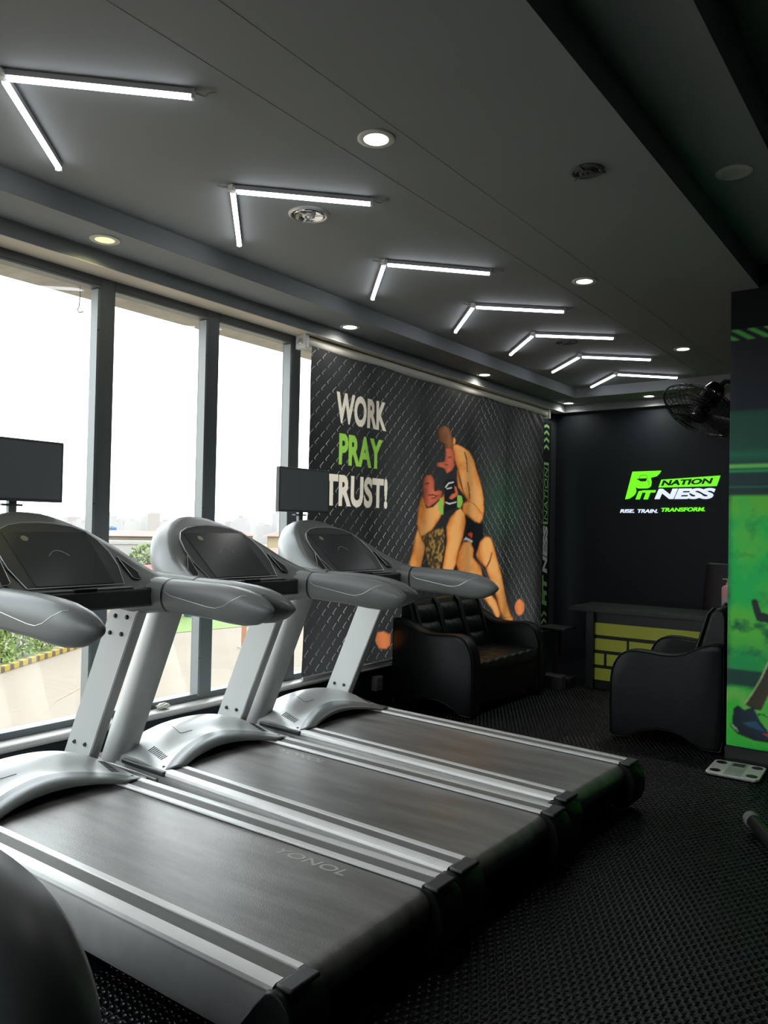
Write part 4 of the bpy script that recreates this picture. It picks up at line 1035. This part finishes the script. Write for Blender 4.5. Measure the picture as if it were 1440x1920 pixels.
text_obj('slogan_word', 'TRANSFORM.', 0.465, 0.044, (-2.70, YF-0.001, 1.728), (1,0,0.02), Zd, GE, LG, depth=0.012, bold=0.028, shear=0.22)

# ------------------------------------------------------------------ wall fan on the pillar
FC = Vector((-1.60, 6.2, 2.43)); fn = Vector((-0.35, -0.46, -0.82)).normalized()
FN = thing('wall_fan', 'black caged fan mounted high on the pillar side', 'fan', FC, 0)
fu = fn.cross(Vector((0,0,1))).normalized(); fv = fn.cross(fu)
def fp(r, a, h): return (fu*math.cos(a)+fv*math.sin(a))*r+fn*h
M_WIRE = mat('black_fan_wire', (0.03, 0.033, 0.034), 0.25, 0.6)
for h0, s in ((0.0, 1), (-0.0, -1)):
    cg = MB()
    for i in range(9):
        r = 0.06+0.245*i/8; hh = s*(0.075*math.sqrt(max(0, 1-(i/8)**2.5))+0.004)
        cg.tube([fp(r, 2*math.pi*k/32, hh) for k in range(33)], 0.0022, 4, False)
    for k in range(28):
        a = 2*math.pi*k/28
        cg.tube([fp(0.06+0.245*i/6, a+0.25*(1-i/6), s*(0.075*math.sqrt(max(0, 1-(i/6)**2.5))+0.004)) for i in range(7)], 0.0016, 4, False)
    cg.build('fan_cage', M_WIRE, FN, smooth=True)
MB().tube([fp(0.307, 2*math.pi*k/40, 0) for k in range(41)], 0.008, 6, False).build('cage_rim', M_WIRE, FN, smooth=True)
MB().lathe([(0.001,0.082),(0.05,0.080),(0.06,0.072),(0.05,0.06)], 24, (0,0,0), fn).build('cage_badge', M_BLK, FN, smooth=True)
MB().lathe([(0.055,-0.03),(0.05,0.04),(0.02,0.05)], 18, (0,0,0), fn).build('hub', M_BLK, FN, smooth=True)
for k in range(3):
    a0 = 2*math.pi*k/3
    bl = [[fp(r, a0+da*(1-0.3*r), 0.025-0.05*(da/0.9)) for da in (-0.45,-0.15,0.15,0.45)] for r in (0.05,0.13,0.2,0.27)]
    MB().grid(bl).build('blade', mat('fan_blade', (0.06,0.063,0.065), 0.3, 0.4), FN, smooth=True, solid=0.003)
mc = fn*(-0.15)
MB().lathe([(0.06,0.08),(0.075,0.06),(0.078,-0.04),(0.06,-0.09),(0.02,-0.095)], 22, mc, fn).build('motor', M_BLK, FN, smooth=True)
wallp = Vector((-1.24, 6.2, 2.62))-FC
MB().tube([mc+Vector((0,0,0.02)), mc+Vector((0.10,0.0,0.10)), wallp-Vector((0.06,0,0)), wallp-Vector((0.005,0,0))], 0.02, 8).build('bracket_arm', M_BLK, FN, smooth=True)
MB().box(wallp.x-0.02, wallp.x, wallp.y-0.05, wallp.y+0.05, wallp.z-0.09, wallp.z+0.09).build('wall_plate', M_BLK, FN, bevel=0.006)
cb = FC+mc
MB().obox(mc+Vector((0.06,-0.05,-0.005)), (0.016,0,0), (0,0.003,0), (0,0,0.013)).build('rating_label', M_WHITE, FN)
for k in range(3):
    o = mc+fu*(-0.02+0.02*k)+fn*(-0.02)
    MB().tube([o+fv*0.07+fn*0.05, o+fv*0.078-fn*0.07], 0.003, 5).build('motor_fin', M_CHROME, FN, smooth=True)

# ------------------------------------------------------------------ bathroom scale
SC = thing('bathroom_scale', 'white electronic body scale with four dark pads on the floor', 'scale', (-1.13, 5.285, 0), R(2))
sp_ = smooth_poly([(-0.155,-0.16),(0.155,-0.16),(0.155,0.16),(-0.155,0.16)], 2)
sp_ = [(-0.135,-0.16),(0.135,-0.16),(0.155,-0.135),(0.155,0.135),(0.135,0.16),(-0.135,0.16),(-0.155,0.135),(-0.155,-0.135)]
MB().prism([(a*0.96,b*0.96,0.008) for a,b in sp_], [(a,b,0.018) for a,b in sp_]).build('scale_body', M_WHITE, SC)
MB().prism([(a,b,0.018) for a,b in sp_], [(a*0.985,b*0.985,0.027) for a,b in sp_]).build('scale_top', M_WHITE, SC, bevel=0.003)
MB().box(-0.05,0.05,-0.158,0.158,0.0270,0.0276).build('grey_stripe', mat('pale_grey_print', (0.55,0.55,0.53), 0.4), SC)
MB().box(-0.035,0.035,0.06,0.125,0.0276,0.0284).build('scale_display', mat('scale_lcd', (0.05,0.055,0.05), 0.3), SC)
for a in (-0.105, 0.105):
    for b in (-0.10, 0.10):
        MB().lathe([(0.033,0.027),(0.033,0.0285),(0.001,0.0287)], 22, (a,b,0)).build('electrode', mat('dark_electrode', (0.03,0.033,0.033), 0.3, 0.3), SC, smooth=True)
        MB().lathe([(0.015,0),(0.015,0.009)], 12, (a,b,0)).build('rubber_foot', M_BLK, SC)

# foot of a machine standing just right of the frame
MF = thing('machine_stabiliser', 'black tubular stabiliser foot of a machine at the right edge', 'exercise machine', (-0.80, 4.22, 0), R(-62))
MB().tube([(-0.10,0,0.062),(0.60,0,0.062)], 0.033, 16).build('stabiliser_tube', M_BLK, MF, smooth=True)
MB().lathe([(0.036,0),(0.040,0.004),(0.040,0.05),(0.036,0.054)], 20, (-0.115,0,0.062), (1,0,0)).build('end_cap', M_PLAS2, MF, smooth=True)
MB().lathe([(0.036,0),(0.040,0.004),(0.040,0.05),(0.036,0.054)], 20, (0.56,0,0.062), (1,0,0)).build('end_cap', M_PLAS2, MF, smooth=True)
for xx in (-0.02, 0.50):
    MB().lathe([(0.022,0),(0.026,0.004),(0.026,0.014),(0.010,0.016),(0.010,0.035)], 16, (xx,0,0)).build('levelling_foot', M_BLK, MF, smooth=True)
MB().tube([(0.25,0,0.08),(0.25,0.30,0.20),(0.25,0.60,0.42)], 0.03, 12).build('frame_tube', M_BLK, MF, smooth=True)
MB().tube([(-0.02,0.60,0.062),(0.52,0.60,0.062)], 0.03, 12).build('stabiliser_tube', M_BLK, MF, smooth=True)
MB().tube([(0.25,0.60,0.07),(0.25,0.60,0.42)], 0.028, 12).build('frame_tube', M_BLK, MF, smooth=True)

# ------------------------------------------------------------------ exercise machine housing at lower left
EM = thing('exercise_machine', 'dark rounded drive housing of an exercise machine at the lower left', 'exercise machine', (-2.02, 0.93, 0))
rings = []
for yy, k in ((-0.16,0.72),(-0.145,0.84),(-0.11,0.935),(-0.05,0.985),(0.0,1.0),(0.05,0.985),(0.11,0.935),(0.145,0.84),(0.16,0.72)):
    rings.append([(0.55*k*math.copysign(abs(math.cos(a))**0.92, math.cos(a)), yy, 0.30+(0.385*k*math.copysign(abs(math.sin(a))**0.92, math.sin(a)) if math.sin(a) > 0 else 0.27*k*math.sin(a))) for a in [2*math.pi*q/64 for q in range(64)]])
HS = MB().loft(rings).build('drive_housing', M_PLAS, EM, smooth=True, ang=60)
for s in (-1, 1):
    MB().tube([(0.40*math.cos(a), s*0.1525, 0.30+0.275*math.sin(a)) for a in [math.pi*q/24 for q in range(-3, 28)]], 0.003, 5).build('cover_seam', M_BLK, HS, smooth=True)
    MB().tube([(0.0,s*0.13,0.30),(0.0,s*0.22,0.30)], 0.018, 10).build('axle', M_CHROME, HS, smooth=True)
    MB().obox((0.0, s*0.215, 0.22 if s > 0 else 0.38), (0.016,0,0), (0,0.010,0), (0,0,0.10)).build('crank_arm', M_BLK, HS)
for xx in (-0.45, 0.42):
    MB().tube([(xx,-0.26,0.04),(xx,0.26,0.04)], 0.035, 14).build('base_bar', M_BLK, EM, smooth=True)
MB().box(-0.45,0.42,-0.03,0.03,0.03,0.09).build('base_beam', M_BLK, EM, bevel=0.006)
MB().tube([(-0.40,0,0.40),(-0.46,0,0.75),(-0.47,0,1.15)], 0.035, 14).build('mast', M_PLAS, EM, smooth=True)
MB().obox((-0.47,0,1.20), (0.03,0,0.03), (0,0.10,0), (-0.008,0,0.008)).build('mast_console', M_BLK, EM, bevel=0.01)

# ------------------------------------------------------------------ small things by the window
cp = thing('crumpled_paper', 'small crumpled white paper lying on the granite sill', 'paper', (-3.955, 3.09, 0.35))
bm = bmesh.new(); bmesh.ops.create_icosphere(bm, subdivisions=3, radius=1)
for v in bm.verts:
    k = 1+0.28*math.sin(v.co.x*9+v.co.y*4)*math.sin(v.co.z*8+v.co.x*3)
    v.co = Vector((v.co.x*0.030*k, v.co.y*0.042*k, v.co.z*0.017*k))
zmin = min(v.co.z for v in bm.verts)
for v in bm.verts: v.co.z -= zmin
me = bpy.data.meshes.new('paper_ball'); bm.to_mesh(me); bm.free(); me.materials.append(mat('white_paper', (0.7,0.68,0.6), 0.8))
o = bpy.data.objects.new('paper_ball', me); COL.objects.link(o); o.parent = cp
SK = thing('wall_socket', 'grey double wall socket box under the sill beside the sofa', 'socket', (-3.93, 5.22, 0.20))
MB().box(0,0.05,-0.045,0.045,-0.06,0.06).build('socket_box', mat('grey_socket', (0.16,0.17,0.17), 0.5), SK, bevel=0.004)
MB().box(0.05,0.056,-0.040,0.040,-0.055,0.055).build('socket_plate', mat('grey_socket_plate', (0.22,0.23,0.23), 0.45), SK, bevel=0.002)
for dz in (-0.025, 0.025):
    for dy in (-0.012, 0.012):
        MB().box(0.056,0.057,dy-0.003,dy+0.003,dz-0.007,dz+0.007).build('socket_hole', M_BLK, SK)
HK = thing('hanging_hook', 'bent wire hook hanging outside below the canopy', 'hook', (-4.32, 2.68, 2.955))
MB().tube([(0,0,0),(0,0.002,-0.09),(0,-0.004,-0.16),(0,-0.012,-0.175),(0,-0.004,-0.188),(0,0.012,-0.185),(0,0.028,-0.176)], 0.0035, 6).build('hook_wire', mat('galvanised_wire', (0.3,0.3,0.29), 0.5, 0.5), HK, smooth=True)
# ------------------------------------------------------------------ outside: forecourt, planting, town
GZ = -4.0
def emat(n, c=(0.5, 0.5, 0.5)): return mat(n, c, 0.9)
struct('ground', MB().box(-900, 900, -900, 900, GZ-0.5, GZ), mat('sandy_pavement', (0.160, 0.133, 0.100), 0.9, var=(0.25, 0.12)), 'pale sandy forecourt paving outside')
LW = MB().add([(-33.5,24.5,GZ+0.02),(-31.5,25.2,GZ+0.02),(-30.5,32,GZ+0.02),(-44,44,GZ+0.02),(-48,37,GZ+0.02)], [(0,1,2,3,4)])
tag(LW.build('lawn', emat('lawn_green', (0.105,0.169,0.040))), 'bright green lawn patch beyond the paving', 'lawn', kind='stuff')
# painted road line
ln = [(-24.6,16.6),(-23.557,15.207),(-22.2,13.4),(-19.993,11.348),(-16,8.4)]
q = MB(); q.grid([[(x-0.06, y+0.05, GZ+0.012), (x+0.06, y-0.05, GZ+0.012)] for x, y in ln])
tag(q.build('road_line', emat('faded_yellow_line', (0.226,0.202,0.121))), 'faded yellow line painted across the paving', 'road line')
# kerb of yellow and black blocks
KB = thing('striped_kerb', 'yellow and black striped kerb in front of the shrubs', 'kerb', (-26.2, 12.0, GZ))
kd = Vector((-2.53, 4.13, 0)).normalized(); ang = math.atan2(kd.y, kd.x)
yb = MB().box(0, 0.36, -0.12, 0.12, 0, 0.22).build('kerb_block', emat('kerb_yellow', (0.250,0.177,0.020)), KB, bevel=0.02)
bb = MB().box(0, 0.20, -0.12, 0.12, 0, 0.22).build('kerb_block', emat('kerb_black', (0.065,0.056,0.048)), KB, bevel=0.02)
yb.rotation_euler = bb.rotation_euler = (0, 0, ang)
s_ = 0.0; bb.location = kd*0.37
for i in range(1, 17):
    s_ = i*0.60
    inst(yb, 'kerb_block', KB, kd*s_); inst(bb, 'kerb_block', KB, kd*(s_+0.37))
# conical shrubs along the kerb
def leafy(name, parent, m, rx, rz_, z0, n, seed, cone=False, leaf=0.10):
    g = np.random.default_rng(seed); mb = MB()
    for _ in range(n):
        t = g.random(); a = g.random()*2*math.pi
        if cone: rr = rx*(1-t)**0.8*(0.75+0.35*g.random()); z = z0+rz_*t
        else:
            ph = math.acos(2*g.random()-1); rr = rx*math.sin(ph)*(0.7+0.35*g.random()); z = z0+rz_*0.5+rz_*0.5*math.cos(ph)*(0.8+0.25*g.random())
        c = Vector((rr*math.cos(a), rr*math.sin(a), z))
        u = Vector(g.normal(size=3)).normalized()*leaf; v = u.cross(Vector(g.normal(size=3))).normalized()*leaf*0.6
        mb.add([c-u, c+v, c+u, c-v], [(0,1,2,3)])
    return mb.build(name, m, parent)
SH = [(-28.6,14.2,'leafy conical shrub at the left window edge'),(-29.5,15.45,'leafy conical shrub second from the left window edge'),(-30.35,16.75,'leafy conical shrub in the middle of the kerb row'),(-31.2,18.05,'leafy conical shrub near the far end of the kerb')]
for i, (x, y, lb) in enumerate(SH):
    T = thing('conical_shrub', 'green '+lb, 'shrub', (x, y, GZ), 0, 'shrubs along the striped kerb')
    leafy('foliage', T, emat('shrub_green', (0.16,0.23,0.06)), 0.55, 1.75, 0.1, 700, 20+i, True, 0.09)
    MB().tube([(0,0,0),(0,0,1.2)], [0.05,0.02], 6).build('trunk', emat('bark', (0.101,0.073,0.048)), T)
# white rail fence behind the shrubs
FE = thing('boundary_fence', 'pale rail fence with concrete posts behind the shrubs', 'fence', (-29.0, 12.2, GZ))
for i in range(8):
    p = kd*(i*1.25)
    MB().box(p.x-0.09, p.x+0.09, p.y-0.09, p.y+0.09, 0, 1.75).build('post', emat('fence_post_grey', (0.202,0.189,0.177)) if i % 2 else emat('fence_post_brick', (0.202,0.133,0.101)), FE)
for z in (0.75, 1.35):
    MB().obox(kd*4.4+Vector((0,0,z)), kd*4.4, Vector((-kd.y,kd.x,0))*0.03, (0,0,0.06)).build('rail', emat('fence_white', (0.266,0.262,0.250)), FE)
tag(MB().add([(-27.0,12.0,GZ+0.015),(-30.9,18.6,GZ+0.015),(-33.0,18.6,GZ+0.015),(-30.5,11.5,GZ+0.015)], [(0,1,2,3)]).build('planting_strip', emat('planting_green', (0.137,0.169,0.065))), 'grassy planting strip behind the striped kerb', 'grass', kind='stuff')
PO = thing('orange_post', 'orange brown post standing on the paving outside', 'post', (-25.6, 24.3, GZ))
MB().lathe([(0.115,0),(0.115,2.6),(0.10,2.64),(0.001,2.65)], 14).build('post_shaft', emat('terracotta_paint', (0.222,0.109,0.060)), PO, smooth=True)
MB().box(-0.2,0.2,-0.2,0.2,0,0.06).build('post_base', emat('concrete_pale', (0.242,0.230,0.210)), PO)
BW = thing('blue_water_tank', 'small blue tank standing by the lawn', 'tank', (-36.4, 30.4, GZ))
MB().lathe([(0.45,0),(0.5,0.08),(0.5,0.75),(0.3,0.9),(0.12,0.92)], 18).build('tank_body', emat('tank_blue', (0.048,0.121,0.242)), BW, smooth=True)
MB().lathe([(0.13,0.92),(0.13,0.98),(0.001,0.99)], 12).build('tank_lid', emat('tank_blue'), BW, smooth=True)

def house(name, label, loc, rz, w, d, h, wall, roof=None, rise=1.2, wins=0, floors=1, over=0.5, flat=False):  # pastel wall and roof colours carry the distance haze
    wall = tuple(0.40*c for c in wall); roof = roof and tuple(0.40*c for c in roof)
    T = thing(name, label, 'building', loc, rz)
    bd = MB().box(-w/2, w/2, -d/2, d/2, 0, h).build('walls', emat('wall_%.2f_%.2f' % (wall[0], wall[2]), wall), T)
    if roof:
        o = over; rl = max(0.2, w/2-d/2)
        MB().add([(-w/2-o,-d/2-o,h),(w/2+o,-d/2-o,h),(w/2+o,d/2+o,h),(-w/2-o,d/2+o,h),(-rl,0,h+rise),(rl,0,h+rise)], [(0,1,5,4),(1,2,5),(2,3,4,5),(3,0,4),(3,2,1,0)]).build('roof', emat('roof_%.2f_%.2f' % (roof[0], roof[1]), roof), T)
    else:
        MB().box(-w/2-0.1, w/2+0.1, -d/2-0.1, d/2+0.1, h, h+0.25).build('parapet', emat('wall_%.2f_%.2f' % (wall[0], wall[2]), wall), T)
    for f in range(floors):
        for k in range(wins):
            x = -w/2+w*(k+0.5)/wins; z = h*(f+0.42)/floors
            wn = MB().box(x-0.42, x+0.42, -d/2-0.05, -d/2, z, z+1.15).build('window', emat('window_trim', (0.282,0.274,0.250)), T)
            MB().box(x-0.33, x+0.33, -d/2-0.06, -d/2-0.05, z+0.08, z+1.07).build('pane', emat('window_far', (0.161,0.169,0.169)), wn)
    return T
face = R(-125+180)   # fronts turned to the gym
HZ = R(55)
house('white_house', 'white flat roofed house with a blue rooftop tank', (-66.6, 45.6, GZ), R(55), 8, 5, 4.25, (0.66,0.65,0.60), None, wins=3, floors=2)
T = thing('rooftop_tank', 'blue water tank on the white house roof', 'tank', (-65.0, 44.3, GZ+4.5))
MB().lathe([(0.42,0),(0.46,0.05),(0.46,0.42),(0.3,0.5)], 16).build('tank_body', emat('tank_blue'), T, smooth=True)
MB().lathe([(0.12,0.5),(0.12,0.54),(0.001,0.55)], 10).build('tank_lid', emat('tank_blue'), T)
house('tan_house', 'tan house with a pale pink red roof', (-58.3, 42.6, GZ), R(55), 9, 4, 4.28, (0.62,0.54,0.40), (0.66,0.36,0.33), 0.45, wins=4, floors=1)
house('outbuilding', 'low white outbuilding in front of the tan house', (-54.6, 39.4, GZ), R(55), 7, 2.5, 3.7, (0.68,0.66,0.62), None, wins=3)
house('cream_house', 'cream house with a pale red hipped roof', (-62.9, 58.2, GZ), R(46), 3.6, 3.6, 4.25, (0.70,0.62,0.44), (0.75,0.33,0.28), 0.62, wins=3, floors=1)
house('yellow_house', 'pale yellow house with red hipped roof beside the farthest treadmill', (-59.6, 62.1, GZ), R(46), 3.4, 3.4, 4.25, (0.70,0.60,0.36), (0.75,0.32,0.28), 0.62, wins=2, floors=1)
house('porch_house', 'small red roofed porch house below the yellow house', (-49.6, 50.6, GZ), R(46), 2.4, 2.4, 2.9, (0.66,0.60,0.48), (0.72,0.33,0.30), 0.5, wins=1)
house('kiosk', 'low kiosk with a red roof among the trees', (-36.9, 27.5, GZ), R(55), 2.2, 2.0, 2.7, (0.66,0.6,0.5), (0.72,0.22,0.20), 0.4, wins=1)
TR = [(-41,27.2,1.7,3.2,'leafy green tree behind the nearest treadmill console'),(-43.0,32.2,1.5,3.2,'leafy green tree left of the middle treadmill console'),(-46.5,28.6,1.2,2.2,'pale green tree between the other two trees')]
for i, (x, y, rx, h_, lb) in enumerate(TR):
    T = thing('leafy_tree', lb, 'tree', (x, y, GZ), 0, 'trees beyond the lawn')
    leafy('crown', T, emat('tree_green', (0.19,0.23,0.12)), rx, h_, 0.9, 900, 50+i, False, 0.2)
    MB().tube([(0,0,0),(0.05,0,1.0),(0,0.05,1.8)], [0.12,0.09,0.05], 7).build('trunk', emat('bark'), T)
AN = thing('radio_mast', 'thin radio mast rising above the hazy skyline', 'mast', (-121.8, 103.7, GZ))
MB().tube([(0,0,0),(0,0,11)], [0.12,0.05], 6).build('mast_pole', emat('haze_grey', (0.250,0.254,0.254)), AN)
for z in (8.2, 9.4):
    MB().box(-0.4,0.4,-0.03,0.03,z,z+0.06).build('mast_arm', emat('haze_grey'), AN)
# skyline rows of blocks, distance haze put into their pale colours
g = np.random.default_rng(11)
for i in range(64):
    az = 0.66+0.42*((i+g.random()*0.2)/64)     # angle from +Y towards -X
    dist = 230+(i % 4)*70+g.random()*8
    x, y = -math.sin(az)*dist, math.cos(az)*dist
    ww = dist*0.0262*(0.5+0.22*g.random()); hh = 4.2+g.random()*3.4+(5*g.random() if g.random() < 0.12 else 0)
    v = 0.30+0.05*g.random()
    c = (v, v*(0.985+0.02*g.random()), v*(0.96+0.05*g.random()))
    k = i % 7
    if k == 3: c = (0.29, 0.26, 0.25)
    if k == 5: c = (0.25, 0.27, 0.275)
    T = thing('skyline_building', 'pale hazy block in the distant skyline', 'building', (x, y, GZ), az, 'distant skyline blocks')
    b = MB().box(-ww/2, ww/2, -3, 3, 0, hh)
    b.build('block', emat('haze_%d' % k, c), T)
    MB().box(-ww/4, ww/6, -2, 2, hh, hh+0.9).build('roof_hut', emat('haze_%d' % ((k+2) % 7), c), T)
